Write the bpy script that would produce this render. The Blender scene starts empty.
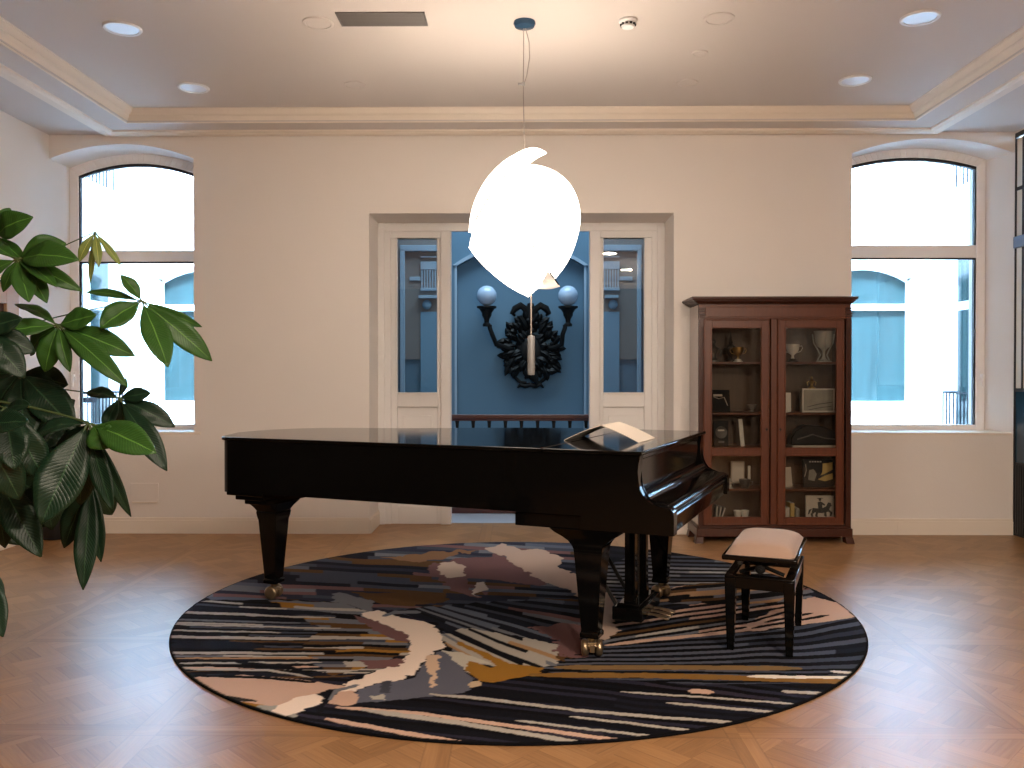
import bpy, bmesh, math, random
import numpy as np
from math import sin, cos, tan, pi, radians, sqrt, atan2
from mathutils import Vector, Matrix

S = bpy.context.scene
COL = S.collection
random.seed(7)

# ------------------------------------------------------------------ helpers
def lin(c):
    c = c / 255.0
    return c / 12.92 if c <= 0.04045 else ((c + 0.055) / 1.055) ** 2.4

def rgb(r, g, b):
    return (lin(r), lin(g), lin(b), 1.0)

def mat(name, col, rough=0.5, metal=0.0, spec=0.5, coat=0.0, bump=0.0, bscale=60.0, var=0.0, vscale=6.0,
        emit=None, estr=0.0, sheen=0.0, stretch=None, trans=0.0):
    m = bpy.data.materials.new(name)
    m.use_nodes = True
    nt = m.node_tree
    b = nt.nodes['Principled BSDF']
    b.inputs['Base Color'].default_value = col
    b.inputs['Roughness'].default_value = rough
    b.inputs['Metallic'].default_value = metal
    b.inputs['Specular IOR Level'].default_value = spec
    b.inputs['Coat Weight'].default_value = coat
    b.inputs['Coat Roughness'].default_value = 0.04
    b.inputs['Sheen Weight'].default_value = sheen
    if emit:
        b.inputs['Emission Color'].default_value = emit
        b.inputs['Emission Strength'].default_value = estr
    co = nt.nodes.new('ShaderNodeTexCoord')
    mp = nt.nodes.new('ShaderNodeMapping')
    nt.links.new(co.outputs['Object'], mp.inputs['Vector'])
    if stretch:
        mp.inputs['Scale'].default_value = stretch
    if var > 0:
        n = nt.nodes.new('ShaderNodeTexNoise')
        n.inputs['Scale'].default_value = vscale
        n.inputs['Detail'].default_value = 5
        nt.links.new(mp.outputs['Vector'], n.inputs['Vector'])
        mx = nt.nodes.new('ShaderNodeMix')
        mx.data_type = 'RGBA'
        mx.inputs[6].default_value = tuple(min(1, c * (1 + var)) for c in col[:3]) + (1,)
        mx.inputs[7].default_value = tuple(c * (1 - var) for c in col[:3]) + (1,)
        nt.links.new(n.outputs['Fac'], mx.inputs[0])
        nt.links.new(mx.outputs[2], b.inputs['Base Color'])
    if bump > 0:
        n2 = nt.nodes.new('ShaderNodeTexNoise')
        n2.inputs['Scale'].default_value = bscale
        n2.inputs['Detail'].default_value = 3
        nt.links.new(mp.outputs['Vector'], n2.inputs['Vector'])
        bp = nt.nodes.new('ShaderNodeBump')
        bp.inputs['Strength'].default_value = bump
        bp.inputs['Distance'].default_value = 0.01
        nt.links.new(n2.outputs['Fac'], bp.inputs['Height'])
        nt.links.new(bp.outputs['Normal'], b.inputs['Normal'])
    return m

def glass_mat(name, tint=(1, 1, 1, 1), gloss=1.0):
    m = bpy.data.materials.new(name)
    m.use_nodes = True
    nt = m.node_tree
    nt.nodes.clear()
    out = nt.nodes.new('ShaderNodeOutputMaterial')
    tr = nt.nodes.new('ShaderNodeBsdfTransparent'); tr.inputs[0].default_value = tint
    gl = nt.nodes.new('ShaderNodeBsdfGlossy'); gl.inputs['Roughness'].default_value = 0.01
    gl.inputs[0].default_value = (1, 1, 1, 1)
    fr = nt.nodes.new('ShaderNodeFresnel'); fr.inputs[0].default_value = 1.45
    mu = nt.nodes.new('ShaderNodeMath'); mu.operation = 'MULTIPLY'; mu.inputs[1].default_value = gloss
    mx = nt.nodes.new('ShaderNodeMixShader')
    nt.links.new(fr.outputs[0], mu.inputs[0])
    nt.links.new(mu.outputs[0], mx.inputs[0])
    nt.links.new(tr.outputs[0], mx.inputs[1])
    nt.links.new(gl.outputs[0], mx.inputs[2])
    nt.links.new(mx.outputs[0], out.inputs[0])
    return m

class B:
    """collects shapes and links them as ONE mesh object"""
    def __init__(self):
        self.bm = bmesh.new()
    def box(self, x0, x1, y0, y1, z0, z1):
        return self.hexa([(x0, y0, z0), (x1, y0, z0), (x1, y1, z0), (x0, y1, z0),
                   (x0, y0, z1), (x1, y0, z1), (x1, y1, z1), (x0, y1, z1)])
    def hexa(self, p):
        v = [self.bm.verts.new(q) for q in p]
        for f in ((3, 2, 1, 0), (4, 5, 6, 7), (0, 1, 5, 4), (1, 2, 6, 5), (2, 3, 7, 6), (3, 0, 4, 7)):
            self.bm.faces.new([v[i] for i in f])
        return self
    def prism(self, pts, a, b, axis='z'):
        """polygon pts extruded from a to b along axis"""
        def mk(p, t):
            if axis == 'z': return (p[0], p[1], t)
            if axis == 'y': return (p[0], t, p[1])
            return (t, p[0], p[1])
        v0 = [self.bm.verts.new(mk(p, a)) for p in pts]
        v1 = [self.bm.verts.new(mk(p, b)) for p in pts]
        n = len(pts)
        self.bm.faces.new(v0[::-1]); self.bm.faces.new(v1)
        for i in range(n):
            self.bm.faces.new((v0[i], v0[(i + 1) % n], v1[(i + 1) % n], v1[i]))
        return self
    def loft(self, rings, cap=True):
        """rings of equal vertex count"""
        R = [[self.bm.verts.new(p) for p in r] for r in rings]
        n = len(R[0])
        for a, b in zip(R, R[1:]):
            for i in range(n):
                self.bm.faces.new((a[i], a[(i + 1) % n], b[(i + 1) % n], b[i]))
        if cap:
            self.bm.faces.new(R[0][::-1]); self.bm.faces.new(R[-1])
        return self
    def sqloft(self, cx, cy, prof):
        """square sections: prof = [(half x, half y, z)]"""
        return self.loft([[(cx - a, cy - b, z), (cx + a, cy - b, z), (cx + a, cy + b, z), (cx - a, cy + b, z)] for a, b, z in prof])
    def lathe(self, prof, c=(0, 0, 0), seg=24, axis='z', rot=None, sx=1.0):
        rings = []
        for r, z in prof:
            ring = []
            for i in range(seg):
                t = 2 * pi * i / seg
                x, y = max(r, 1e-4) * cos(t) * sx, max(r, 1e-4) * sin(t)
                if axis == 'z': p = (x, y, z)
                elif axis == 'y': p = (x, z, -y) if False else (y, z, x)
                else: p = (z, x, y)
                p = Vector(p)
                if rot is not None: p = rot @ p
                ring.append((p.x + c[0], p.y + c[1], p.z + c[2]))
            rings.append(ring)
        return self.loft(rings)
    def tube(self, pts, r, seg=8):
        pts = [Vector(p) for p in pts]
        n = len(pts)
        rr = r if isinstance(r, (list, tuple)) else [r] * n
        rings = []
        up = None
        for i, p in enumerate(pts):
            d = (pts[min(i + 1, n - 1)] - pts[max(i - 1, 0)]).normalized()
            if up is None:
                up = Vector((0, 0, 1)) if abs(d.z) < 0.9 else Vector((0, 1, 0))
            a = d.cross(up).normalized()
            up = a.cross(d).normalized()
            rings.append([tuple(p + a * (rr[i] * cos(2 * pi * k / seg)) + up * (rr[i] * sin(2 * pi * k / seg))) for k in range(seg)])
        return self.loft(rings)
    def ball(self, c, r, seg=16, sc=(1, 1, 1)):
        m = Matrix.Translation(c) @ Matrix.Diagonal((r * sc[0], r * sc[1], r * sc[2], 1))
        bmesh.ops.create_uvsphere(self.bm, u_segments=seg, v_segments=max(6, seg // 2), radius=1, matrix=m)
        return self
    def sheet(self, grid, thick=0.0):
        G = [[self.bm.verts.new(p) for p in row] for row in grid]
        for a, b in zip(G, G[1:]):
            for i in range(len(a) - 1):
                self.bm.faces.new((a[i], a[i + 1], b[i + 1], b[i]))
        return self
    def obj(self, name, m, parent=None, bevel=0.0, smooth=35, seg=2, solid=0.0, sub=0):
        bmesh.ops.recalc_face_normals(self.bm, faces=self.bm.faces) if solid == 0 else None
        me = bpy.data.meshes.new(name)
        self.bm.to_mesh(me); self.bm.free()
        if smooth:
            me.polygons.foreach_set('use_smooth', [True] * len(me.polygons))
            me.set_sharp_from_angle(angle=radians(smooth))
        for mm in (m if isinstance(m, (list, tuple)) else [m]):
            me.materials.append(mm)
        o = bpy.data.objects.new(name, me)
        COL.objects.link(o)
        if parent: o.parent = parent
        if sub:
            md = o.modifiers.new('subdivision', 'SUBSURF'); md.levels = md.render_levels = sub
        if solid:
            md = o.modifiers.new('thickness', 'SOLIDIFY'); md.thickness = solid; md.offset = 0
        if bevel:
            md = o.modifiers.new('bevel', 'BEVEL'); md.width = bevel; md.segments = seg
            md.limit_method = 'ANGLE'; md.angle_limit = radians(40)
        return o

def tag(o, label, cat, group=None, kind=None):
    o['label'] = label; o['category'] = cat
    if group: o['group'] = group
    if kind: o['kind'] = kind
    return o

def thing(name, label, cat, loc=(0, 0, 0), rotz=0.0, group=None):
    o = bpy.data.objects.new(name, None)
    COL.objects.link(o)
    o.empty_display_size = 0.1
    o.location = loc; o.rotation_euler = (0, 0, rotz)
    return tag(o, label, cat, group)

def struct(o):
    o['kind'] = 'structure'
    return o

def setting(name, loc=(0, 0, 0)):
    o = bpy.data.objects.new(name, None)
    COL.objects.link(o); o.location = loc; o['kind'] = 'structure'
    return o

# ------------------------------------------------------------------ camera
CAM_H, FPX = 1.4, 860.0
cam_d = bpy.data.cameras.new('camera'); cam = bpy.data.objects.new('camera', cam_d)
COL.objects.link(cam)
cam_d.sensor_width = 36.0; cam_d.lens = 36.0 * FPX / 1024.0
cam.location = (0, 0, CAM_H)
cam.rotation_euler = (radians(90 - 0.6), 0, radians(0.6))
cam_d.clip_start = 0.05; cam_d.clip_end = 200
S.camera = cam

_y, _p = radians(.6), radians(.6)
_f = np.array([-sin(_y) * cos(_p), cos(_y) * cos(_p), -sin(_p)])
_r = np.array([cos(_y), sin(_y), 0]); _u = np.cross(_r, _f)
def ray(x, y): return _f + _r * (x - 512) / FPX - _u * (y - 384) / FPX
def on_y(x, y, Y):                       # survey: the place seen at a photo pixel, on the plane at depth Y
    d = ray(x, y); t = Y / d[1]
    return Vector((d[0] * t, Y, CAM_H + d[2] * t))
def on_z(x, y, z):
    d = ray(x, y); t = (z - CAM_H) / d[2]
    return Vector((d[0] * t, d[1] * t, z))

# ------------------------------------------------------------------ materials
M = {}
M['wall'] = mat('cream_wall_paint', (0.76, 0.71, 0.665, 1), 0.85, spec=0.2, bump=0.08, bscale=90, var=0.025, vscale=1.5)
M['ceiling'] = mat('ceiling_paint', (0.62, 0.575, 0.545, 1), 0.9, spec=0.15, var=0.02, vscale=1.2)
M['trim'] = mat('cream_trim_paint', (0.78, 0.70, 0.605, 1), 0.5, spec=0.35)
M['joinery'] = mat('cream_joinery_paint', (0.77, 0.75, 0.735, 1), 0.45, spec=0.4)
M['frame'] = mat('white_window_frame', (0.88, 0.86, 0.85, 1), 0.4, spec=0.4)
M['gasket'] = mat('black_gasket', (0.008, 0.009, 0.014, 1), 0.6)
M['pane'] = glass_mat('window_glass', (0.93, 0.97, 1.0, 1))
M['cabglass'] = glass_mat('cabinet_glass', (0.9, 0.9, 0.88, 1), 0.55)
M['sideglass'] = glass_mat('sidelight_glass', (0.88, 0.90, 0.9, 1), 1.4)
M['black'] = mat('black_piano_lacquer', (0.0028, 0.0026, 0.0026, 1), 0.08, spec=0.22)
M['blacksat'] = mat('black_satin', (0.006, 0.006, 0.006, 1), 0.35, spec=0.4)
M['brass'] = mat('aged_brass', (0.36, 0.27, 0.17, 1), 0.34, metal=0.9, var=0.2, vscale=40)
M['steel'] = mat('polished_steel', (0.75, 0.74, 0.70, 1), 0.2, metal=1.0)
M['nickel'] = mat('brushed_nickel', (0.36, 0.36, 0.36, 1), 0.42, metal=0.2)
M['wood'] = mat('mahogany', (0.098, 0.026, 0.0095, 1), 0.34, spec=0.35, coat=0.05, var=0.4, vscale=5, stretch=(14, 14, 1.2))
M['wooddark'] = mat('dark_mahogany', (0.048, 0.012, 0.005, 1), 0.34, spec=0.35, coat=0.05, var=0.4, vscale=5, stretch=(14, 14, 1.2))
M['woodback'] = mat('cabinet_back_wood', (0.085, 0.045, 0.022, 1), 0.5, var=0.35, vscale=4, stretch=(12, 12, 1))
M['woodside'] = mat('cabinet_side_wood', (0.13, 0.06, 0.04, 1), 0.18, coat=1.0, var=0.3, vscale=5, stretch=(14, 14, 1.2))
M['tan'] = mat('pale_oak', (0.42, 0.24, 0.12, 1), 0.45, var=0.2, vscale=6)
M['velvet'] = mat('beige_velvet', (0.37, 0.25, 0.19, 1), 0.9, spec=0.1, sheen=0.3, bump=0.15, bscale=200, var=0.08, vscale=10)
M['iron'] = mat('black_cast_iron', (0.004, 0.004, 0.004, 1), 0.55, spec=0.25)
M['opal'] = mat('opal_glass', (0.42, 0.55, 0.72, 1), 0.2, spec=0.6)
M['bluewall'] = mat('blue_hall_paint', (0.115, 0.205, 0.29, 1), 0.85, spec=0.15, var=0.05, vscale=1.0)
M['bluetrim'] = mat('pale_blue_trim', (0.30, 0.41, 0.52, 1), 0.7, spec=0.2)
M['lightblue'] = mat('light_blue_panel', (0.17, 0.31, 0.44, 1), 0.7, spec=0.2)
M['greywall'] = mat('taupe_hall_wall', (0.20, 0.19, 0.19, 1), 0.8, spec=0.2)
M['marble'] = mat('hall_marble_floor', (0.42, 0.44, 0.50, 1), 0.4, var=0.08, vscale=2)
M['rail'] = mat('railing_mahogany', (0.06, 0.014, 0.010, 1), 0.35, coat=0.3)
M['courtwall'] = mat('white_court_render', (0.88, 0.90, 0.91, 1), 0.9, spec=0.1)
M['courtfloor'] = mat('courtyard_paving', (0.72, 0.73, 0.74, 1), 0.9)
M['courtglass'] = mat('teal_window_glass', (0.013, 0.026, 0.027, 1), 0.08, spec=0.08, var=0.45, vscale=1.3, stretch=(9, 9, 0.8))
M['courtrail'] = mat('dark_court_rail', (0.005, 0.006, 0.008, 1), 0.6, spec=.1)
M['white'] = mat('white_plastic', (0.74, 0.74, 0.75, 1), 0.45)
M['diffuser'] = mat('downlight_diffuser', (0.55, 0.58, 0.66, 1), 0.35, emit=(0.72, 0.82, 1.0, 1), estr=0.06)
M['vent'] = mat('grey_vent_metal', (0.18, 0.17, 0.165, 1), 0.5, metal=0.3)
M['canopy'] = mat('blue_lacquered_metal', (0.05, 0.12, 0.22, 1), 0.25, metal=0.5)
M['cable'] = mat('pendant_cable', (0.35, 0.30, 0.27, 1), 0.5)
M['shade'] = mat('glowing_white_shade', (0.9, 0.88, 0.85, 1), 0.5, emit=(1.0, 0.86, 0.72, 1), estr=13.5)
M['petalend'] = mat('shaded_petal_end', (0.85, 0.76, 0.66, 1), 0.6, emit=(1.0, 0.84, 0.68, 1), estr=0.72)  # shade on the petal's end, put in as a weaker, warmer glow
M['shadeedge'] = mat('shade_edge', (0.012, 0.010, 0.009, 1), 0.9, spec=0.0)
M['paper'] = mat('cream_paper', (0.80, 0.72, 0.62, 1), 0.7, spec=0.2)
M['darkwall'] = mat('unseen_wall_dark', (0.05, 0.035, 0.025, 1), 0.6)  # unseen walls darkened so that glossy surfaces reflect dark
M['pot'] = mat('black_pot', (0.010, 0.010, 0.011, 1), 0.45)
M['soil'] = mat('soil', (0.03, 0.02, 0.012, 1), 0.95, bump=0.6, bscale=40)
M['bark'] = mat('green_brown_bark', (0.12, 0.10, 0.05, 1), 0.8, bump=0.4, bscale=30, var=0.3)
M['stalk'] = mat('leaf_stalk', (0.05, 0.075, 0.025, 1), 0.5, spec=.3)

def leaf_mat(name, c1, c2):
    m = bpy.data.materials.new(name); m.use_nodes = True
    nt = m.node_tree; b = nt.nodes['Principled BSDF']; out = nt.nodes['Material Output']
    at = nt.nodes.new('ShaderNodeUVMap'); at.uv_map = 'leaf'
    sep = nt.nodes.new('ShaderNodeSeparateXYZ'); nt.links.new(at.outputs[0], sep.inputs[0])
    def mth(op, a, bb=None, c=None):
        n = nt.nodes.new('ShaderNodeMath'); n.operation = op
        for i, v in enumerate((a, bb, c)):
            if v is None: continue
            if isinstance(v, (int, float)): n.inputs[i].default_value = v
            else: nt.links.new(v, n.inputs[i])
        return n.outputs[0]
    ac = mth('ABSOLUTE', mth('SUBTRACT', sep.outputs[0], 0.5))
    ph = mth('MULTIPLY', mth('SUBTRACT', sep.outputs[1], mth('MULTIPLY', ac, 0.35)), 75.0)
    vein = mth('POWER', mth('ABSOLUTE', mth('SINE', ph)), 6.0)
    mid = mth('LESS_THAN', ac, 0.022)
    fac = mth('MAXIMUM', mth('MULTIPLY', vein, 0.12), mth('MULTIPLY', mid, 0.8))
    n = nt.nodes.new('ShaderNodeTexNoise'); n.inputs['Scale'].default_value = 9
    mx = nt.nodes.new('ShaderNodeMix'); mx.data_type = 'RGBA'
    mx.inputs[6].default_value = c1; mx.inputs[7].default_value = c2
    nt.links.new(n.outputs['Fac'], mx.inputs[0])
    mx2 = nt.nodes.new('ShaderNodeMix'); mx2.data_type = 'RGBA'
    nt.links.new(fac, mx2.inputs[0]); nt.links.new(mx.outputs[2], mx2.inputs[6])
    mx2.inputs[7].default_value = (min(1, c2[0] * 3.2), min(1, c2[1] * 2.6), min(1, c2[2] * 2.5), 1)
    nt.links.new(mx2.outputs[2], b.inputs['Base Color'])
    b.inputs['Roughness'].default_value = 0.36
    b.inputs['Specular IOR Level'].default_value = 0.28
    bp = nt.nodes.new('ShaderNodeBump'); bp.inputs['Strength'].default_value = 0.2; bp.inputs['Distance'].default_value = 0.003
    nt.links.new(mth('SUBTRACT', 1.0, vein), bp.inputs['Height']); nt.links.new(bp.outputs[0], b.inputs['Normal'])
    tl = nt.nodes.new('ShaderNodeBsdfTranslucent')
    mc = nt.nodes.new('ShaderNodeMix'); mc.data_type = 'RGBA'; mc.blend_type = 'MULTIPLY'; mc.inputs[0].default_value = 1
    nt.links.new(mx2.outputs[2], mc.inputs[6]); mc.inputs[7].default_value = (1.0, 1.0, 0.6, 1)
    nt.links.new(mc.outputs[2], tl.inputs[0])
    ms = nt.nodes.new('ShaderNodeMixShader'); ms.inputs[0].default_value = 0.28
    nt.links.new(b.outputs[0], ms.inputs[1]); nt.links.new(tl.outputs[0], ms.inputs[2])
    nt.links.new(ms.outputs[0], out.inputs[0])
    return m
M['leaf'] = leaf_mat('green_leaf', (0.018, 0.060, 0.011, 1), (0.036, 0.105, 0.018, 1))
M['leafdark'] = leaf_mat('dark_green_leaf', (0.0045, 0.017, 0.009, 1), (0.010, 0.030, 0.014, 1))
M['leafyoung'] = leaf_mat('young_leaf', (0.13, 0.19, 0.045, 1), (0.20, 0.25, 0.07, 1))

def floor_mat():
    m = bpy.data.materials.new('versailles_parquet'); m.use_nodes = True
    nt = m.node_tree; b = nt.nodes['Principled BSDF']
    co = nt.nodes.new('ShaderNodeTexCoord')
    sep = nt.nodes.new('ShaderNodeSeparateXYZ'); nt.links.new(co.outputs['Object'], sep.inputs[0])
    def mth(op, a, bb=None, c=None):
        n = nt.nodes.new('ShaderNodeMath'); n.operation = op
        for i, v in enumerate((a, bb, c)):
            if v is None: continue
            if isinstance(v, (int, float)): n.inputs[i].default_value = v
            else: nt.links.new(v, n.inputs[i])
        return n.outputs[0]
    def mixv(f, a, c):
        n = nt.nodes.new('ShaderNodeMix'); n.data_type = 'FLOAT'
        for s, v in ((0, f), (2, a), (3, c)):
            if isinstance(v, (int, float)): n.inputs[s].default_value = v
            else: nt.links.new(v, n.inputs[s])
        return n.outputs[0]
    P, FW = 1.16, 0.10
    x = mth('ADD', sep.outputs[0], 0.31); y = mth('ADD', sep.outputs[1], 0.12)
    cx = mth('FLOOR', mth('DIVIDE', x, P)); cy = mth('FLOOR', mth('DIVIDE', y, P))
    fx = mth('SUBTRACT', x, mth('MULTIPLY', cx, P)); fy = mth('SUBTRACT', y, mth('MULTIPLY', cy, P))
    ex = mth('MINIMUM', fx, mth('SUBTRACT', P, fx)); ey = mth('MINIMUM', fy, mth('SUBTRACT', P, fy))
    isfx = mth('LESS_THAN', ex, FW / 2); isfy = mth('LESS_THAN', ey, FW / 2)
    # diagonal lattice inside a panel: long boards with short woven boards between
    W = 0.088
    u = mth('DIVIDE', mth('MULTIPLY', mth('ADD', fx, fy), 0.70711), W)
    v = mth('DIVIDE', mth('ADD', mth('MULTIPLY', mth('SUBTRACT', fx, fy), 0.70711), 10 * W), W)
    ub, vb = mth('FLOOR', mth('DIVIDE', u, 2.5)), mth('FLOOR', mth('DIVIDE', v, 2.5))
    par = mth('MODULO', mth('ADD', ub, vb), 2.0)
    uf, vf = mth('FLOOR', u), mth('FLOOR', v)
    ida = mth('ADD', mth('MULTIPLY', uf, 7.31), mth('MULTIPLY', vb, 3.17))
    idb = mth('ADD', mth('MULTIPLY', vf, 5.77), mth('MULTIPLY', ub, 9.13))
    idd = mixv(par, ida, idb)
    ident = mth('ADD', idd, mth('ADD', mth('MULTIPLY', cx, 31.7), mth('MULTIPLY', cy, 17.9)))
    ident = mixv(isfy, ident, mth('ADD', mth('MULTIPLY', cy, 2.7), mth('MULTIPLY', cx, 1.3)))
    ident = mixv(isfx, ident, mth('ADD', mth('MULTIPLY', cx, 4.9), mth('MULTIPLY', cy, 0.37)))
    wn = nt.nodes.new('ShaderNodeTexWhiteNoise'); wn.noise_dimensions = '1D'
    nt.links.new(ident, wn.inputs['W'])
    # seams
    ru, rv = mth('FRACT', u), mth('FRACT', v)
    da = mth('MINIMUM', ru, mth('SUBTRACT', 1.0, ru)); db = mth('MINIMUM', rv, mth('SUBTRACT', 1.0, rv))
    seam_d = mth('LESS_THAN', mixv(par, da, db), 0.035)
    isf = mth('MAXIMUM', isfx, isfy)
    seam_in = mth('MULTIPLY', seam_d, mth('SUBTRACT', 1.0, isf))
    sfx = mth('LESS_THAN', mth('ABSOLUTE', mth('SUBTRACT', ex, FW / 2)), 0.004)
    sfy = mth('LESS_THAN', mth('ABSOLUTE', mth('SUBTRACT', ey, FW / 2)), 0.004)
    seam = mth('MAXIMUM', seam_in, mth('MAXIMUM', sfx, sfy))
    # grain along each board
    gu = mixv(isfy, mixv(isfx, mixv(par, v, u), mth('MULTIPLY', y, 9)), mth('MULTIPLY', x, 9))
    gv = mixv(isfy, mixv(isfx, mixv(par, u, v), mth('MULTIPLY', x, 9)), mth('MULTIPLY', y, 9))
    cmb = nt.nodes.new('ShaderNodeCombineXYZ')
    nt.links.new(mth('MULTIPLY', gu, 0.35), cmb.inputs[0]); nt.links.new(mth('MULTIPLY', gv, 5.0), cmb.inputs[1]); nt.links.new(ident, cmb.inputs[2])
    gn = nt.nodes.new('ShaderNodeTexNoise'); gn.inputs['Scale'].default_value = 1.6; gn.inputs['Detail'].default_value = 6
    nt.links.new(cmb.outputs[0], gn.inputs['Vector'])
    tone = mth('ADD', mth('MULTIPLY', wn.outputs['Value'], 0.36), mth('MULTIPLY', gn.outputs['Fac'], 0.75))
    rp = nt.nodes.new('ShaderNodeValToRGB')
    rp.color_ramp.elements[0].position = 0.15; rp.color_ramp.elements[0].color = (0.20, 0.098, 0.040, 1)
    rp.color_ramp.elements[1].position = 0.95; rp.color_ramp.elements[1].color = (0.41, 0.22, 0.098, 1)
    nt.links.new(tone, rp.inputs[0])
    mx = nt.nodes.new('ShaderNodeMix'); mx.data_type = 'RGBA'
    nt.links.new(mth('MULTIPLY', seam, 0.22), mx.inputs[0]); nt.links.new(rp.outputs[0], mx.inputs[6]); mx.inputs[7].default_value = (0.05, 0.025, 0.012, 1)
    nt.links.new(mx.outputs[2], b.inputs['Base Color'])
    rr = mth('ADD', mth('MULTIPLY', gn.outputs['Fac'], 0.12), 0.26)
    nt.links.new(rr, b.inputs['Roughness'])
    b.inputs['Specular IOR Level'].default_value = 0.17
    bp = nt.nodes.new('ShaderNodeBump'); bp.inputs['Strength'].default_value = 0.10; bp.inputs['Distance'].default_value = 0.004
    nt.links.new(mth('SUBTRACT', gn.outputs['Fac'], mth('MULTIPLY', seam, 0.6)), bp.inputs['Height'])
    nt.links.new(bp.outputs[0], b.inputs['Normal'])
    return m
M['floor'] = floor_mat()

# ------------------------------------------------------------------ room shell
XL, XR, YW, YB = -4.16, 4.30, 7.56, -5.0
YO = 8.12                                 # outer face of the thick back wall
ZS, ZC = 3.515, 3.605                      # soffit and tray ceiling
DL, DR, DT = -1.337, 1.339, 2.82           # doorway recess
WL1, WR0 = -2.885, 2.890                   # inner edges of the two window openings
SILL = 0.875

b = B(); b.box(XL - .3, XR + .3, YB - .2, YO, -0.12, 0.0)
struct(b.obj('floor', M['floor'], smooth=0))

def arch(x0, x1, zs, zc, n=24):
    """points of a segmental arch from (x0, zs) over zc to (x1, zs)"""
    w = (x1 - x0) / 2; h = zc - zs; R = (w * w + h * h) / (2 * h); cx = (x0 + x1) / 2; cz = zc - R
    a = math.asin(w / R)
    return [(cx + R * sin(-a + 2 * a * i / n), cz + R * cos(-a + 2 * a * i / n)) for i in range(n + 1)]

ZT = 3.85
ARL = (3.305, 3.432); ARR = (3.335, 3.462)
b = B()
b.box(XL - .3, WL1, YW, YO, 0, SILL)
b.prism(arch(XL, WL1, *ARL) + [(WL1, ZT), (XL, ZT)], YW, YO, 'y')
b.box(WL1, DL, YW, YO, 0, ZT)
b.box(DL, DR, YW, YO, DT, ZT)
b.box(DR, WR0, YW, YO, 0, ZT)
b.box(WR0, XR + .3, YW, YO, 0, SILL)
b.prism(arch(WR0, XR, *ARR) + [(XR, ZT), (WR0, ZT)], YW, YO, 'y')
b.prism([(XR, YW + .001), (XR, YO), (4.20, YO)], SILL, 3.43, 'z')   # splayed jamb
struct(b.obj('wall_back', M['wall'], smooth=20))
b = B(); b.box(XL - .3, XL, 4.6, YO, 0, ZT)
struct(b.obj('wall_left', M['wall'], smooth=0))
b = B(); b.box(XL - .3, XL, YB, 4.6, 0, ZT)
struct(b.obj('wall_left_darkened', M['darkwall'], smooth=0))  # unseen stretch, coloured dark to keep the piano side's reflection black
# right wall: solid return beside the window, glazed door towards the camera
b = B(); b.box(XR, XR + .3, 7.553, YO, 0, ZT); b.box(XR, XR + .3, 4.0, 5.45, 0, ZT); b.box(XR, XR + .3, 5.45, 7.553, 3.50, ZT)
struct(b.obj('wall_right', M['wall'], smooth=0))
b = B(); b.box(XR, XR + .3, YB, 4.0, 0, ZT)
struct(b.obj('wall_right_darkened', M['darkwall'], smooth=0))  # unseen stretch, coloured dark to keep haze off the cabinet glass
b = B(); b.box(XL - .3, XR + .3, YB - .2, YB, 0, ZT)
struct(b.obj('wall_front', M['darkwall'], smooth=0))

# ceiling: lowered soffit ring round a shallow tray
TX0, TX1, TY0, TY1 = -3.20, 3.17, -4.2, 7.085
b = B()
b.box(XL - .3, XR + .3, YB - .2, YO, ZC, ZC + .3)
b.box(XL, TX0 - .09, YB, YW, ZS, ZC); b.box(TX1 + .09, XR, YB, YW, ZS, ZC)
b.box(TX0 - .09, TX1 + .09, YB, TY0 - .09, ZS, ZC); b.box(TX0 - .09, TX1 + .09, TY1 + .09, YW, ZS, ZC)
struct(b.obj('ceiling', M['ceiling'], smooth=0))

def rect_sweep(prof):
    b = B()
    rings = []
    for d, z in prof:
        rings.append([(TX0 - d, TY0 - d, z), (TX1 + d, TY0 - d, z), (TX1 + d, TY1 + d, z), (TX0 - d, TY1 + d, z)])
    b.loft(rings, cap=False)
    return b
crown = [(0, 3.606), (0, 3.596), (.010, 3.596), (.016, 3.584), (.020, 3.587), (.028, 3.574), (.032, 3.577), (.040, 3.562), (.048, 3.562), (.058, 3.576), (.064, 3.552), (.074, 3.540), (.078, 3.542), (.088, 3.524), (.092, 3.527), (.100, 3.509), (.110, 3.507), (.112, 3.516)]
struct(rect_sweep(crown).obj('trim_1', M['trim'], smooth=25))
bead = [(.33, 3.516), (.335, 3.500), (.35, 3.497), (.365, 3.488), (.405, 3.486), (.415, 3.494), (.445, 3.492), (.46, 3.502), (.468, 3.516)]
struct(rect_sweep(bead).obj('trim_2', M['trim'], smooth=25))

# baseboards
def base_run(name, runs):
    b = B()
    for x0, x1, y0, y1 in runs:
        b.box(x0, x1, y0, y1, 0, .118)
        gx, gy = (0.0, 0.006) if (x1 - x0) > (y1 - y0) else (0.006, 0.0)
        b.box(x0 + gx, x1 - gx, y0 + gy, y1, .118, .142)
    return struct(b.obj(name, M['trim'], bevel=.003, smooth=0))
base_run('baseboard_back', [(XL, DL, YW - .018, YW), (DL - .0, DL + .016, YW, 8.05), (DR, WR0 + .4, YW - .018, YW), (DR - .016, DR, YW, 8.05), (WR0 + .4, XR, YW - .018, YW)])
base_run('baseboard_left', [(XL, XL + .018, 4.6, YW - .02)])

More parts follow.
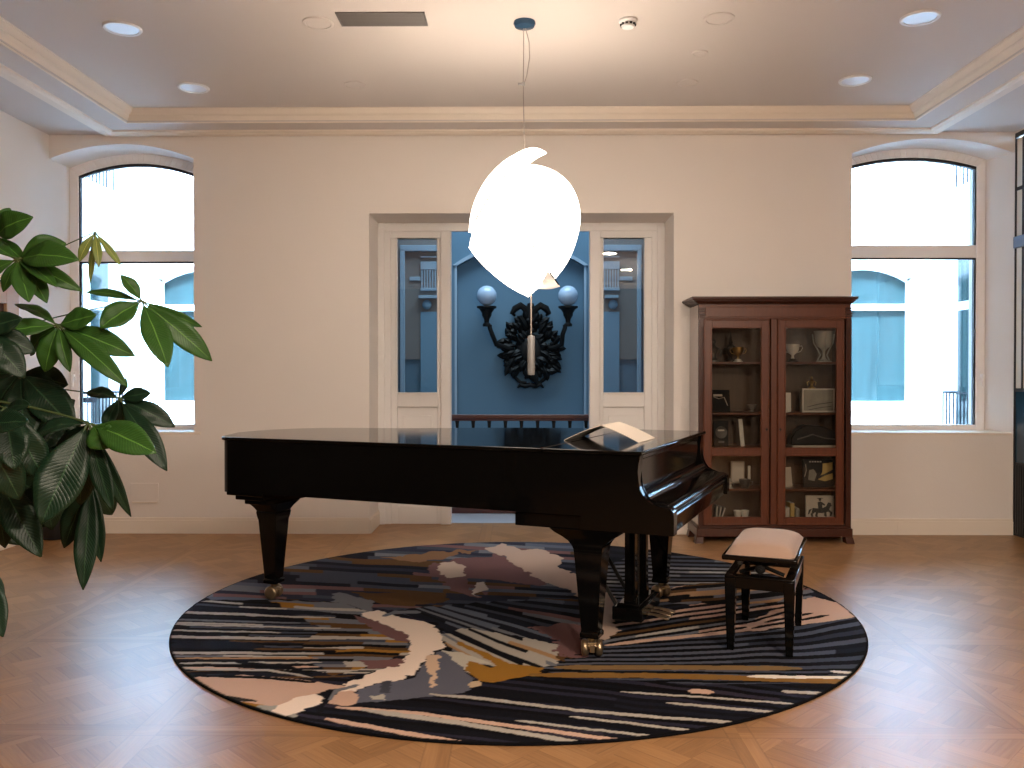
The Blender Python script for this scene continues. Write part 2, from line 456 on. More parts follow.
# ------------------------------------------------------------------ arched windows
def window(name, x0, x1, zs, zc, tr0, tr1, handle_side):
    w = setting(name, ((x0 + x1) / 2, 7.92, SILL))
    ox, oy, oz = w.location
    fy0, fy1 = 7.90 - oy, 7.97 - oy
    def L(pts): return [(px - ox, pz - oz) for px, pz in pts]
    fw = 0.080
    gz0 = 0.945
    # frame: left, right, sill rail, transom and arched head
    b = B()
    b.prism(L([(x0, oz), (x0 + fw, oz), (x0 + fw, zs - .07), (x0, zs)]), fy0, fy1, 'y'); b.prism(L([(x1 - fw, oz), (x1, oz), (x1, zs), (x1 - fw, zs - .07)]), fy0, fy1, 'y')
    b.box(x0 + fw - ox, x1 - fw - ox, fy0, fy1, 0, gz0 - oz)
    b.box(x0 + fw - ox, x1 - fw - ox, fy0, fy1, tr0 - oz, tr1 - oz)
    outer = arch(x0, x1, zs, zc + .012); inner = arch(x0 + fw, x1 - fw, zs - .07, zc - .085)
    n = len(outer)
    for i in range(n - 1):
        a, c, d, e = outer[i], outer[i + 1], inner[i + 1], inner[i]
        b.hexa([(e[0] - ox, fy0, e[1] - oz), (d[0] - ox, fy0, d[1] - oz), (d[0] - ox, fy1, d[1] - oz), (e[0] - ox, fy1, e[1] - oz),
                (a[0] - ox, fy0, a[1] - oz), (c[0] - ox, fy0, c[1] - oz), (c[0] - ox, fy1, c[1] - oz), (a[0] - ox, fy1, a[1] - oz)])
    b.obj('frame', M['frame'], w, bevel=.006, smooth=25)
    # black gaskets
    b = B(); g = .014
    for i in range(n - 1):
        d, e = inner[i + 1], inner[i]
        b.hexa([(e[0] - ox, fy0 + .01, e[1] - oz - .026), (d[0] - ox, fy0 + .01, d[1] - oz - .026), (d[0] - ox, fy1 - .02, d[1] - oz - .026), (e[0] - ox, fy1 - .02, e[1] - oz - .026),
                (e[0] - ox, fy0 + .01, e[1] - oz), (d[0] - ox, fy0 + .01, d[1] - oz), (d[0] - ox, fy1 - .02, d[1] - oz), (e[0] - ox, fy1 - .02, e[1] - oz)])
    for zz0, zz1 in ((gz0, tr0), (tr1, zs - .07)):
        for xa in (x0 + fw, x1 - fw - g):
            b.box(xa - ox, xa + g - ox, fy0 + .012, fy1 - .02, zz0 - oz, zz1 - oz)
    b.box(x0 + fw - ox, x1 - fw - ox, fy0 + .012, fy1 - .02, tr0 - g - oz, tr0 - oz)
    b.obj('gasket', M['gasket'], w, smooth=0)
    yp = 7.945 - oy
    b = B(); b.prism(L(arch(x0 + fw, x1 - fw, zs - .07, zc - .085) + [(x1 - fw, tr1), (x0 + fw, tr1)]), yp, yp + .006, 'y')
    b.obj('upper_pane', M['pane'], w, smooth=0)
    b = B(); b.box(x0 + fw - ox, x1 - fw - ox, yp, yp + .006, gz0 - oz, tr0 - oz)
    b.obj('lower_pane', M['pane'], w, smooth=0)
    # inside sill board
    b = B(); b.box(x0 - ox + .001, min(x1 + .06, XR) - ox - .001, YW - .003 - oy, 7.90 - oy, -.001, .022)
    b.obj('sill', M['trim'], w, bevel=.005, smooth=0)
    hx = (x1 - fw / 2 - ox) if handle_side > 0 else (x0 + fw / 2 - ox)
    b = B(); b.box(hx - .014, hx + .014, fy0 - .012, fy0, .48, .56); b.box(hx - .009, hx + .009, fy0 - .045, fy0 - .012, .51, .53); b.box(hx - .010, hx + .010, fy0 - .058, fy0 - .040, .42, .535)
    b.obj('handle', M['frame'], w, bevel=.003, smooth=0)
    return w
window('window_1', XL, WL1, ARL[0], ARL[1], 2.445, 2.548, -1)
window('window_2', WR0, 4.235, ARR[0] + .035, ARR[1] + .006, 2.470, 2.585, 1)

# ------------------------------------------------------------------ doorway joinery: two glazed sidelights and an open middle
dw = setting('door_1', (0, 8.09, 0))
DY0, DY1 = -.05, .05
def dx(px): return on_y(px, 300, 8.05)[0]
def dz(py): return on_y(520, py, 8.05)[2]
xo0, xo1 = DL, DR
xm = [dx(440.7), dx(451), dx(589.6), dx(600)]
ztop_open = dz(230)
b = B()
b.box(dx(391), xm[0], DY0, DY1, 2.68, DT); b.box(xm[3], dx(652), DY0, DY1, 2.68, DT)   # header over sidelights
b.box(xm[0], xm[3], DY0 - .0, DY1, ztop_open, DT)
b.box(xo0, dx(391), DY0, DY1, 0, DT); b.box(dx(652), xo1, DY0, DY1, 0, DT)
b.box(xo0, dx(385), DY0 - .02, DY0, 0, 2.78); b.box(dx(657), xo1, DY0 - .02, DY0, 0, 2.78); b.box(dx(385), dx(657), DY0 - .02, DY0, 2.74, 2.80)
b.box(xm[0], xm[1], DY0 - .015, DY1, 0, ztop_open); b.box(xm[2], xm[3], DY0 - .015, DY1, 0, ztop_open)
b.obj('frame', M['joinery'], dw, bevel=.006, smooth=0)
for xa, xb, ga, gb in ((dx(391), xm[0], dx(397), dx(437)), (xm[3], dx(652), dx(603.6), dx(644.6))):
    b = B()
    z0, z1 = dz(392.5), dz(235)
    b.box(xa, ga, -.03, .03, 0, 2.68); b.box(gb, xb, -.03, .03, 0, 2.68)
    b.box(ga, gb, -.03, .03, z1, 2.68); b.box(ga, gb, -.03, .03, 1.10, z0); b.box(ga, gb, -.03, .03, 0, .16)
    b.box(ga, gb, -.005, .02, .16, 1.10)
    b.box(ga + .05, gb - .05, -.022, -.004, .24, 1.02)
    # glazing beads
    t = .014
    b.box(ga - t, ga, -.042, -.03, z0 - t, z1 + t); b.box(gb, gb + t, -.042, -.03, z0 - t, z1 + t)
    b.box(ga, gb, -.042, -.03, z0 - t, z0); b.box(ga, gb, -.042, -.03, z1, z1 + t)
    b.obj('sidelight_panel', M['joinery'], dw, bevel=.005, smooth=0)
    b = B(); b.box(ga, gb, .0, .006, z0, z1)
    b.obj('sidelight_pane', M['sideglass'], dw, smooth=0)

# ------------------------------------------------------------------ stair hall seen through the doorway
HY = 11.1
def hx(px): return on_y(px, 300, HY)[0]
def hz(py): return on_y(520, py, HY)[2]
b = B(); b.box(-2.4, 2.4, YO, 8.80, -.15, -0.002)
struct(b.obj('floor_landing', M['marble'], smooth=0))
b = B(); b.box(-2.4, 2.4, 8.80, HY + .4, -1.6, -1.5); b.box(-2.4, 2.4, 8.80, 8.82, -1.5, -.15)
struct(b.obj('floor_stairwell', M['marble'], smooth=0))
# rear wall with an arched niche
nx0, nx1 = hx(457), hx(584)
nzs, nzc = hz(266), hz(247)
b = B()
b.box(-2.4, nx0, HY, HY + .3, -1.5, 5.2); b.box(nx1, 2.4, HY, HY + .3, -1.5, 5.2)
b.prism(arch(nx0, nx1, nzs, nzc) + [(nx1, 5.2), (nx0, 5.2)], HY, HY + .3, 'y')
b.box(nx0, nx1, HY + .10, HY + .3, -1.5, 4.0)
struct(b.obj('wall_hall', M['bluewall'], smooth=20))
b = B()
ao, ai = arch(nx0 - .05, nx1 + .05, nzs + .01, nzc + .055), arch(nx0, nx1, nzs, nzc)
for i in range(len(ao) - 1):
    p, q, r_, s_ = ao[i], ao[i + 1], ai[i + 1], ai[i]
    b.hexa([(s_[0], HY - .03, s_[1]), (r_[0], HY - .03, r_[1]), (r_[0], HY, r_[1]), (s_[0], HY, s_[1]),
            (p[0], HY - .03, p[1]), (q[0], HY - .03, q[1]), (q[0], HY, q[1]), (p[0], HY, p[1])])
b.box(nx0 - .03, nx0, HY - .012, HY, -1.5, nzs); b.box(nx1, nx1 + .03, HY - .012, HY, -1.5, nzs)
struct(b.obj('trim_3', M['bluetrim'], smooth=20))
b = B(); b.box(-2.7, -2.4, YO, HY + .3, -1.6, 5.2); struct(b.obj('wall_hall_left', M['bluewall'], smooth=0))
b = B(); b.box(2.4, 2.7, YO, HY + .3, -1.6, 5.2); struct(b.obj('wall_hall_right', M['bluewall'], smooth=0))
b = B(); b.box(-2.7, 2.7, YO - .1, YO, 3.84, 5.3); struct(b.obj('wall_hall_front', M['bluewall'], smooth=0))
b = B(); b.box(-2.7, 2.7, YO, HY + .4, 5.2, 5.3); struct(b.obj('ceiling_hall', M['bluewall'], smooth=0))
# side bays of the hall seen through the sidelights
k = 0
for sg, px in ((-1, (384, 401, 405.5, 410, 421, 437, 447)), (1, (656, 640.5, 636.5, 632, 619, 603, 594))):
    X = [hx(p) for p in px]
    xs = sorted
    b = B()
    b.box(*sorted((X[0], X[6])), HY - .03, HY, 1.6, 3.6)
    struct(b.obj('wall_bay_left' if sg < 0 else 'wall_bay_right', M['greywall'], smooth=0))
    b = B()
    b.box(*sorted((X[1], X[2])), HY - .10, HY - .03, -1.4, hz(250)); b.box(*sorted((X[1], X[6])), HY - .10, HY - .03, hz(252), hz(246))
    b.box(*sorted((X[3], X[4])), HY - .05, HY - .03, hz(281), hz(277))
    struct(b.obj('trim_%d' % (4 + k), M['bluetrim'], bevel=.006, smooth=0)); k += 1
    b = B()
    b.box(*sorted((X[4], X[5])), HY - .06, HY - .035, hz(270), hz(262)); b.box(*sorted((X[4], X[5])), HY - .06, HY - .035, hz(291), hz(288))
    b.box(*sorted((X[4] - .02, X[5] + .02)), HY - .12, HY - .03, hz(299), hz(296))
    b.box(*sorted((X[4], X[5])), HY - .06, HY - .035, hz(258), hz(256.5))
    for i in range(6):
        xx = X[4] + (X[5] - X[4]) * (i + .5) / 6
        b.box(xx - .010, xx + .010, HY - .055, HY - .037, hz(288), hz(270))
    struct(b.obj('trim_%d' % (4 + k), M['bluetrim'], bevel=.004, smooth=0)); k += 1
    b = B(); b.box(*sorted((X[4], X[5])), HY - .05, HY - .03, -1.4, hz(312)); b.ball(((X[4] + X[5]) / 2 + .02 * sg, HY - .06, hz(305)), .062, 14, (1, .5, 1))
    struct(b.obj('trim_%d' % (4 + k), M['lightblue'], smooth=30)); k += 1
# plain patch that fills the lower bay behind the dark blue panel is the hall wall itself

# hall stair railing
rl = thing('stair_railing', 'dark wooden stair railing with turned balusters behind the open doorway', 'railing', (0, 8.72, 0))
b = B(); b.box(-2.35, 2.35, -.045, .045, .955, 1.0); b.box(-2.35, 2.35, -.03, .03, .935, .955)
b.obj('handrail', M['rail'], rl, bevel=.01)
b = B(); b.box(-2.35, 2.35, -.04, .04, 0.0, .06); b.obj('bottom_rail', M['rail'], rl, bevel=.005)
bal_prof = [(.012, .06), (.022, .07), (.022, .10), (.014, .12), (.026, .25), (.030, .38), (.020, .58), (.013, .74), (.020, .76), (.013, .78), (.024, .80), (.024, .82), (.014, .85), (.018, .91), (.022, .935)]
bb = B(); bb.lathe(bal_prof, seg=12); bal = bb.obj('baluster', M['iron'], rl)
i0 = 0
for i in range(-11, 12):
    x = 0.005 + i * 0.1635
    if i == -11:
        bal.location = (x, 0, 0)
    else:
        c = bal.copy(); COL.objects.link(c); c.parent = rl; c.location = (x, 0, 0)

# candelabra wall lamp in the niche
def sconce():
    YN = HY + .10
    def P(px, py, dy=0.0): 
        q = on_y(px, py, YN); return Vector((q.x - wl.location.x, -dy, q.z - wl.location.z))
    c0 = on_y(530.5, 350, YN)
    wl = thing('wall_lamp', 'black wrought iron wreath wall lamp with two opal globes in blue niche', 'wall lamp', (c0.x, YN, c0.z))
    rnd = random.Random(3)
    b = B()
    # leafy wreath and oval medallion
    b.lathe([(.01, -.12), (.10, -.115), (.17, -.09), (.20, -.05), (.21, 0)], (0, 0, 0), 28, 'y')
    def leaf(p, ang, ln, wd, out):
        d = Vector((cos(ang), 0, sin(ang))); n = Vector((-sin(ang), 0, cos(ang)))
        pts = [(0, .25), (.25, .8), (.5, 1), (.75, .7), (1, .08)]
        rows = []
        for t, w in pts:
            c = p + d * (ln * t) + Vector((0, -out * sin(t * 2.4), 0))
            rows.append([tuple(c - n * wd * w + Vector((0, .012, 0))), tuple(c + Vector((0, -.018, 0))), tuple(c + n * wd * w + Vector((0, .012, 0))), tuple(c + Vector((0, .02, 0)))])
        b.loft(rows)
    for ring, nn, r0, ln in ((0, 26, .20, .20), (1, 34, .285, .17), (2, 20, .10, .18), (1, 30, .25, .14)):
        for i in range(nn):
            a = 2 * pi * i / nn + rnd.uniform(-.08, .08)
            rx, rz = r0 * 1.0, r0 * 1.22
            p = Vector((rx * cos(a), -.05 - .03 * rnd.random(), rz * sin(a)))
            if ring == 1 and sin(a) < -.8: continue
            leaf(p, a + rnd.uniform(-.9, .9), ln * rnd.uniform(.75, 1.15), .045, .05)
    for i in range(40):
        a = rnd.uniform(0, 2 * pi); r = rnd.uniform(.2, .36)
        b.ball((r * cos(a), -.06 - rnd.random() * .05, r * 1.18 * sin(a)), rnd.uniform(.018, .035), 8)
    b.obj('wreath', M['iron'], wl)
    # ribbon bow on top
    b = B()
    for sg in (-1, 1):
        b.tube([(sg * .02, -.05, .42), (sg * .07, -.07, .53), (sg * .13, -.09, .57), (sg * .20, -.08, .53), (sg * .235, -.07, .47), (sg * .20, -.06, .44)], [.03, .045, .05, .045, .035, .015], 8)
    b.tube([(0, -.04, .36), (0, -.06, .48), (0, -.05, .60)], [.06, .07, .04], 10)
    b.obj('ribbon', M['iron'], wl)
    b = B()
    for sg in (-1, 1):
        b.tube([(0, -.06, -.45), (sg * .07, -.07, -.47), (sg * .13, -.07, -.45), (sg * .17, -.06, -.49)], [.03, .03, .025, .012], 8)
        b.tube([(sg * .2, -.05, -.36), (sg * .13, -.06, -.42), (sg * .05, -.06, -.43)], .022, 8)
    b.obj('bottom_tie', M['iron'], wl)
    for sg, gx in ((-1, 487.5), (1, 567.0)):
        g = P(gx, 297.5, .26)
        b = B()
        e = P(gx + (3 if sg < 0 else -3), 326, .26)
        st = Vector((sg * .24, -.06, .02))
        b.tube([st, st + Vector((sg * .06, -.06, .0)), (st + e) / 2 + Vector((sg * .06, -.03, -.10)), e + Vector((-sg * .03, 0, -.12)), e + Vector((0, 0, -.04)), e], [.04, .035, .032, .03, .028, .028], 10)
        b.tube([st + Vector((sg * .08, -.02, -.03)), st + Vector((sg * .13, -.03, -.10)), st + Vector((sg * .05, -.03, -.12))], [.015, .02, .012], 8)
        b.obj('arm', M['iron'], wl)
        b = B(); z0 = e.z
        b.lathe([(.05, -.0), (.052, .03), (.03, .05), (.034, .09), (.06, .14), (.062, .17), (.095, .22), (.125, .235), (.125, .255), (.06, .262)], (g.x, g.y, z0 - .02), 20)
        b.obj('cup', M['iron'], wl)
        b = B(); b.ball((g.x, g.y, g.z), .128, 24)
        b.obj('globe', M['opal'], wl)
sconce()

# ------------------------------------------------------------------ courtyards beyond the windows
def court(sg):
    x_in, x_out = 2.7 * sg, (-5.99 if sg < 0 else 6.27)
    xa, xb = sorted((x_in, x_out))
    side = 'left' if sg < 0 else 'right'
    yf = 13.0
    b = B()
    # far wall with window opening
    wx = sorted((5.65 * sg, 4.15 * sg)); z0, zs, zc = .93, 2.86, 3.06
    wx = [sg * 4.2, sg * 5.60] if sg > 0 else [-5.53, -4.1]
    if sg > 0: wx = [4.45, 5.90]
    b.box(xa, wx[0], yf, yf + .3, -1.5, 7); b.box(wx[1], xb, yf, yf + .3, -1.5, 7)
    b.box(wx[0], wx[1], yf, yf + .3, -1.5, z0)
    b.prism(arch(wx[0], wx[1], zs, zc) + [(wx[1], 7), (wx[0], 7)], yf, yf + .3, 'y')
    # side walls
    if sg < 0: b.box(x_out - .3, x_out, YO, yf + .3, -1.5, 7)
    else: b.box(x_out, x_out + .3, YO, yf + .3, -1.5, 7)
    b.box(*sorted((x_in, x_in - .02 * sg)), YO, yf, -1.5, 7)
    b.box(xa, xb, YO - .001, YO + .05, 3.55, 7)
    struct(b.obj('wall_court_' + side, M['courtwall'], smooth=20))
    b = B(); b.box(xa, xb, YO, yf, -1.6, -1.5); struct(b.obj('floor_court_' + side, M['courtfloor'], smooth=0))
    # facing window
    w = setting('window_%d' % (3 if sg < 0 else 4), ((wx[0] + wx[1]) / 2, yf + .1, z0)); ox, oy, oz = w.location
    b = B(); f = .07
    b.box(wx[0] - ox, wx[0] + f - ox, -.03, .04, 0, zs - oz); b.box(wx[1] - f - ox, wx[1] - ox, -.03, .04, 0, zs - oz); b.box(wx[0] + f - ox, wx[1] - f - ox, -.03, .04, 0, f)
    b.box(wx[0] + f - ox, wx[1] - f - ox, -.03, .04, 2.38 - oz, 2.47 - oz)
    o_, i_ = arch(wx[0], wx[1], zs, zc), arch(wx[0] + f, wx[1] - f, zs - .06, zc - .07)
    for i in range(len(o_) - 1):
        p, q, r_, s_ = o_[i], o_[i + 1], i_[i + 1], i_[i]
        b.hexa([(s_[0] - ox, -.03, s_[1] - oz), (r_[0] - ox, -.03, r_[1] - oz), (r_[0] - ox, .04, r_[1] - oz), (s_[0] - ox, .04, s_[1] - oz),
                (p[0] - ox, -.03, p[1] - oz), (q[0] - ox, -.03, q[1] - oz), (q[0] - ox, .04, q[1] - oz), (p[0] - ox, .04, p[1] - oz)])
    b.box(wx[0] - .1 - ox, wx[1] + .1 - ox, -.16, -.05, -.06, 0)
    b.obj('frame', M['courtwall'], w, smooth=20)
    b = B(); b.prism([(p[0] - ox, p[1] - oz) for p in arch(wx[0] + .02, wx[1] - .02, zs, zc - .03)] + [(wx[1] - .02 - ox, .02), (wx[0] + .02 - ox, .02)], .03, .05, 'y')
    b.obj('pane', M['courtglass'], w, smooth=0)
    # tall narrow window on the side wall
    w2 = setting('window_%d' % (5 if sg < 0 else 6), (x_out, 12.1, .6))
    b = B(); s = -sg
    b.box(*sorted((0, .03 * s)), -.30, .30, 0, 2.55); b.obj('frame', M['courtwall'], w2, smooth=0)
    for za, zb in ((.06, 1.72), (1.84, 2.49)):
        b = B(); b.box(*sorted((.03 * s, .04 * s)), -.25, .25, za, zb); b.obj('pane', M['courtglass'], w2, smooth=0)
    # balcony rail in front of it, and a second one a floor up
    for nm, zb, yy, lab in (('lower', .62, 12.0, 'dark metal balcony railing low on the courtyard wall beyond the %s window' % side),
                            ('upper', 4.0, 11.75, 'dark metal balcony railing high on the courtyard wall beyond the %s window' % side)):
        x0, x1 = sorted((x_out, x_out - .22 * sg))
        r = thing('balcony_railing', lab, 'railing', (x_out, yy, zb))
        b = B()
        xi = -.22 * sg
        b.box(*sorted((xi, xi - .02 * s)), -.4, .4, .52, .55); b.box(*sorted((xi, 0)), -.4, -.38, .52, .55); b.box(*sorted((xi, 0)), .38, .4, .52, .55)
        b.obj('top_rail', M['courtrail'], r, smooth=0)
        b = B()
        for t in range(9):
            yb_ = -.39 + .78 * t / 8
            b.tube([(xi, yb_, 0), (xi, yb_, .52)], .011, 6)
        for t in range(3):
            xx = xi * (t + .5) / 3
            b.tube([(xx, -.39, 0), (xx, -.39, .52)], .011, 6)
        for t in range(4):
            xx = xi * (t + .5) / 4
            b.lathe([(.028, -.006), (.04, -.006), (.04, .006), (.028, .006)], (xx, -.39, .44), 12, 'y')
        b.obj('bars', M['courtrail'], r)
        b = B(); b.box(*sorted((xi * 1.05, 0)), -.43, .43, -.07, 0.0); b.obj('slab', M['courtwall'], r, smooth=0)
court(-1); court(1)

# ------------------------------------------------------------------ glazed door on the right wall
gd = setting('door_2', (XR, 6.5, 0))
M['dframe'] = mat('dark_bronze_door_frame', (0.035, 0.037, 0.042, 1), 0.4, metal=0.4)
M['dglass'] = mat('glass_with_wall_reflection', (0.82, 0.76, 0.66, 1), 0.25, spec=0.4)  # pale reflection of the back wall put into the pane colour
M['tealglass'] = mat('dark_teal_glass', (0.02, 0.055, 0.085, 1), 0.15, spec=0.6)
b = B()
b.box(.0, .03, 1.04, 1.052, 0, 3.48); b.box(.0, .03, -1.05, -1.025, 0, 3.48); b.box(.0, .03, -1.05, 1.05, 3.46, 3.5)
b.box(.0, .03, -.03, .03, 0, 3.45)
b.obj('frame', M['dframe'], gd, smooth=0)
M['transom'] = mat('blue_grey_transom', (0.16, 0.21, 0.30, 1), 0.35, metal=0.2)
b = B(); b.box(-.02, .06, -1.04, 1.04, 2.50, 2.60); b.obj('transom', M['transom'], gd, bevel=.006, smooth=0)
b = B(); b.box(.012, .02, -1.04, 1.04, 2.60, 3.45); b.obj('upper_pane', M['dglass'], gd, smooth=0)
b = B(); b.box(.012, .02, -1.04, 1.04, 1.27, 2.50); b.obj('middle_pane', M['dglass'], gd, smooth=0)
b = B(); b.box(.012, .02, -1.04, 1.04, .64, 1.27); b.obj('lower_pane', M['tealglass'], gd, smooth=0)
b = B()
for q in (.93, .80, .67): b.box(.004, .012, q, q + .02, 1.27, 3.45)
b.box(.004, .02, -1.04, 1.04, 1.255, 1.285); b.box(.004, .012, -1.04, 1.04, 3.0, 3.03)
b.obj('glazing_bars', M['dframe'], gd, smooth=0)
b = B(); b.box(.012, .02, -1.04, 1.04, 0, .64)
for i in range(60):
    y = -1.0 + i * .034; b.box(.002, .014, y, y + .017, .02, .62)
b.obj('slatted_kick_panel', M['dframe'], gd, smooth=0)

# ------------------------------------------------------------------ rug
RC, RR = (-0.02, 5.185), 1.958
def vnoise(x, y, seed=0):
    xi, yi = np.floor(x).astype(np.int64), np.floor(y).astype(np.int64)
    xf, yf = x - xi, y - yi
    def h(a, b_):
        n = (a * 374761393 + b_ * 668265263 + seed * 974634577) & 0x7fffffff
        n = ((n ^ (n >> 13)) * 1274126177) & 0x7fffffff
        return ((n ^ (n >> 16)) & 0xffff) / 65535.0
    u, v = xf * xf * (3 - 2 * xf), yf * yf * (3 - 2 * yf)
    return (h(xi, yi) * (1 - u) + h(xi + 1, yi) * u) * (1 - v) + (h(xi, yi + 1) * (1 - u) + h(xi + 1, yi + 1) * u) * v
def hsh(a, b_, seed):
    n = (a.astype(np.int64) * 374761393 + b_.astype(np.int64) * 668265263 + seed * 974634577) & 0x7fffffff
    n = ((n ^ (n >> 13)) * 1274126177) & 0x7fffffff
    return ((n ^ (n >> 16)) & 0xffff) / 65535.0
def inpoly(x, y, poly):
    r = np.zeros(x.shape, bool); n = len(poly); j = n - 1
    for i in range(n):
        xi, yi = poly[i]; xj, yj = poly[j]
        c = ((yi > y) != (yj > y))
        with np.errstate(divide='ignore', invalid='ignore'):
            xx = (xj - xi) * (y - yi) / ((yj - yi) if yj != yi else 1e-9) + xi
        r ^= c & (x < xx); j = i
    return r

def rug():
    Nx, Ny = 460, 720
    gx = np.linspace(-RR, RR, Nx + 1); gy = np.linspace(-RR, RR, Ny + 1)
    X, Y = np.meshgrid(gx, gy)
    # survey coordinates of each tuft: where that spot of the rug lies in the photograph of its pattern
    V = np.stack([X + RC[0], Y + RC[1], np.full_like(X, .014 - CAM_H)], -1)
    dep = V @ _f
    px = 512 + FPX * (V @ _r) / dep; py = 384 - FPX * (V @ _u) / dep
    wob = vnoise(px / 9, py / 3, 1) - .5
    wob2 = vnoise(px / 3.5, py / 1.6, 2) - .5
    jx, jy = px + wob2 * 6 + wob * 8, py + wob * 2.2
    C = np.zeros(X.shape + (3,))
    NAVY, INK, BLK, SLATE, GREY, PALE = (30, 31, 42), (22, 22, 29), (15, 14, 18), (66, 69, 80), (98, 98, 102), (142, 134, 124)
    CREAM, PINK, MAUVE, OCH, BRN, TAN = (196, 177, 161), (164, 134, 116), (108, 77, 75), (136, 95, 36), (92, 64, 36), (140, 108, 76)
    def put(mask, col): C[mask] = col
    def fill(poly, col, j=1.0):
        put(inpoly(px + (jx - px) * j, py + (jy - py) * j, poly), col)
    def stripes(poly, p, q, w, ln, pal, seed, j=1.0, alt=None):
        m = inpoly(px + (jx - px) * j, py + (jy - py) * j, poly)
        row = p / w + (vnoise(q / 40, p / 12, seed + 50) - .5) * .9
        idx = np.floor(row)
        h0 = hsh(idx, idx * 0, seed)
        seg = np.floor(q / (ln * (.6 + .9 * h0)) + h0 * 13)
        h1 = hsh(idx, seg, seed + 9)
        # ragged stripe ends
        cols = np.array([c for c, _ in pal], float); cum = np.cumsum([wt for _, wt in pal]); cum = cum / cum[-1]
        k = np.clip(np.searchsorted(cum, h1), 0, len(cum) - 1)
        col = cols[k]
        if alt is not None:
            c2 = np.array(alt, float)[(h0 * 997).astype(int) % len(alt)]
            col = np.where((idx.astype(int) % 2 == 0)[..., None], c2, col)
        C[m] = col[m]
    def stroke(pts, w, col, taper=True):
        L = sum(math.dist(a, b_) for a, b_ in zip(pts, pts[1:]))
        acc = 0
        for a, b_ in zip(pts, pts[1:]):
            dx_, dy_ = b_[0] - a[0], b_[1] - a[1]; l2 = dx_ * dx_ + dy_ * dy_
            t = np.clip(((px - a[0]) * dx_ + (py - a[1]) * dy_) / l2, 0, 1)
            d = np.hypot((px - a[0] - t * dx_) * .5, py + wob * .8 - a[1] - t * dy_)
            ss = (acc + t * sqrt(l2)) / L
            ww = w / 2 * (np.minimum(1, .45 + 6 * np.minimum(ss, 1 - ss)) if taper else 1)
            put(d < ww, col); acc += sqrt(l2)
    ALL = [(100, 500), (900, 500), (900, 800), (100, 800)]
    # bottom dark field
    stripes(ALL, py - .105 * px, px, 3.0, 220, [(NAVY, 4), (INK, 2), ((44, 42, 56), 3), ((52, 46, 58), 1)], 11, .5, [BLK, INK])
    # right field, stripes rising to the right
    kk = .12 * np.clip((668 - py) / 60, 0, 1)
    stripes([(540, 668), (600, 632), (640, 640), (700, 630), (780, 624), (860, 606), (880, 640), (872, 682), (700, 684), (560, 676)], py + kk * (px - 600), px, 2.0, 330,
            [(SLATE, 4), ((52, 53, 64), 3), ((78, 80, 90), 2), (NAVY, 1)], 21, .25, [BLK, INK, BLK])
    # between the pedals and the bench
    stripes([(596, 640), (598, 600), (650, 586), (720, 580), (800, 590), (852, 616), (780, 629), (690, 636), (620, 646)], py + .15 * (px - 600), px, 2.4, 95,
            [(NAVY, 2), (GREY, 3), (PALE, 1), (PINK, 1.3), (SLATE, 3), (BRN, 1)], 31, .7, [BLK, INK])
    stripes([(640, 600), (700, 582), (780, 578), (815, 592), (770, 604), (690, 604)], py + .1 * px, px, 2.6, 60, [(BRN, 2), (TAN, 2), (GREY, 2), (MAUVE, 1), (BLK, 2)], 35)
    # back right
    stripes([(566, 582), (600, 568), (640, 552), (690, 554), (760, 568), (790, 582), (700, 583), (650, 592), (614, 606), (590, 596)], py - .02 * px, px, 1.9, 110,
            [(GREY, 3), (SLATE, 2), ((120, 118, 114), 2)], 41, .6, [BLK])
    # back left
    stripes([(150, 612), (205, 601), (235, 560), (330, 535), (480, 530), (600, 540), (600, 568), (570, 583), (592, 604), (470, 606), (410, 613), (340, 602), (280, 599)], py - .05 * px, px, 3.0, 90,
            [(SLATE, 4), ((50, 52, 66), 4), (GREY, 2), (NAVY, 3), (BRN, 1.2), (MAUVE, 1.2), ((84, 88, 98), 2)], 51)
    fill([(425, 566), (450, 560), (500, 556), (530, 566), (555, 582), (540, 586), (490, 578), (462, 572), (470, 590), (487, 592), (472, 597), (452, 590), (440, 578)], MAUVE, 1.3)
    fill([(385, 558), (430, 552), (480, 549), (455, 556), (420, 562)], (120, 88, 62), 1.3)
    fill([(352, 592), (400, 592), (440, 594), (452, 600), (410, 606), (380, 604)], BRN, 1.2)
    fill([(330, 604), (338, 592), (372, 600), (372, 612), (350, 612)], GREY, 1.0)
    # left field
    cy_ = 634.0
    pl = (py - cy_) * (1 + .0009 * (px - 170)) + cy_ - .02 * (px - 170)
    stripes([(150, 640), (160, 612), (205, 600), (290, 599), (345, 603), (392, 620), (425, 645), (405, 665), (350, 676), (300, 680), (255, 687), (205, 684), (170, 668)], pl, px, 1.9, 150,
            [(NAVY, 3), (PALE, 2.6), (SLATE, 3), (GREY, 2), (BRN, 1.6), (INK, 2)], 61, .5, [BLK, INK, NAVY])
    stripes([(270, 600), (345, 603), (392, 622), (412, 650), (380, 664), (330, 676), (300, 650), (320, 628)], pl, px, 3.0, 60,
            [(GREY, 3), (OCH, 3), (PALE, 2), (BLK, 1.6), (BRN, 2), (SLATE, 1)], 63)
    def run(c, x0, x1, w, col):
        stroke([(x, cy_ + (c - cy_ + .02 * (x - 170)) / (1 + .0009 * (x - 170))) for x in np.linspace(x0, x1, 8)], w, col)
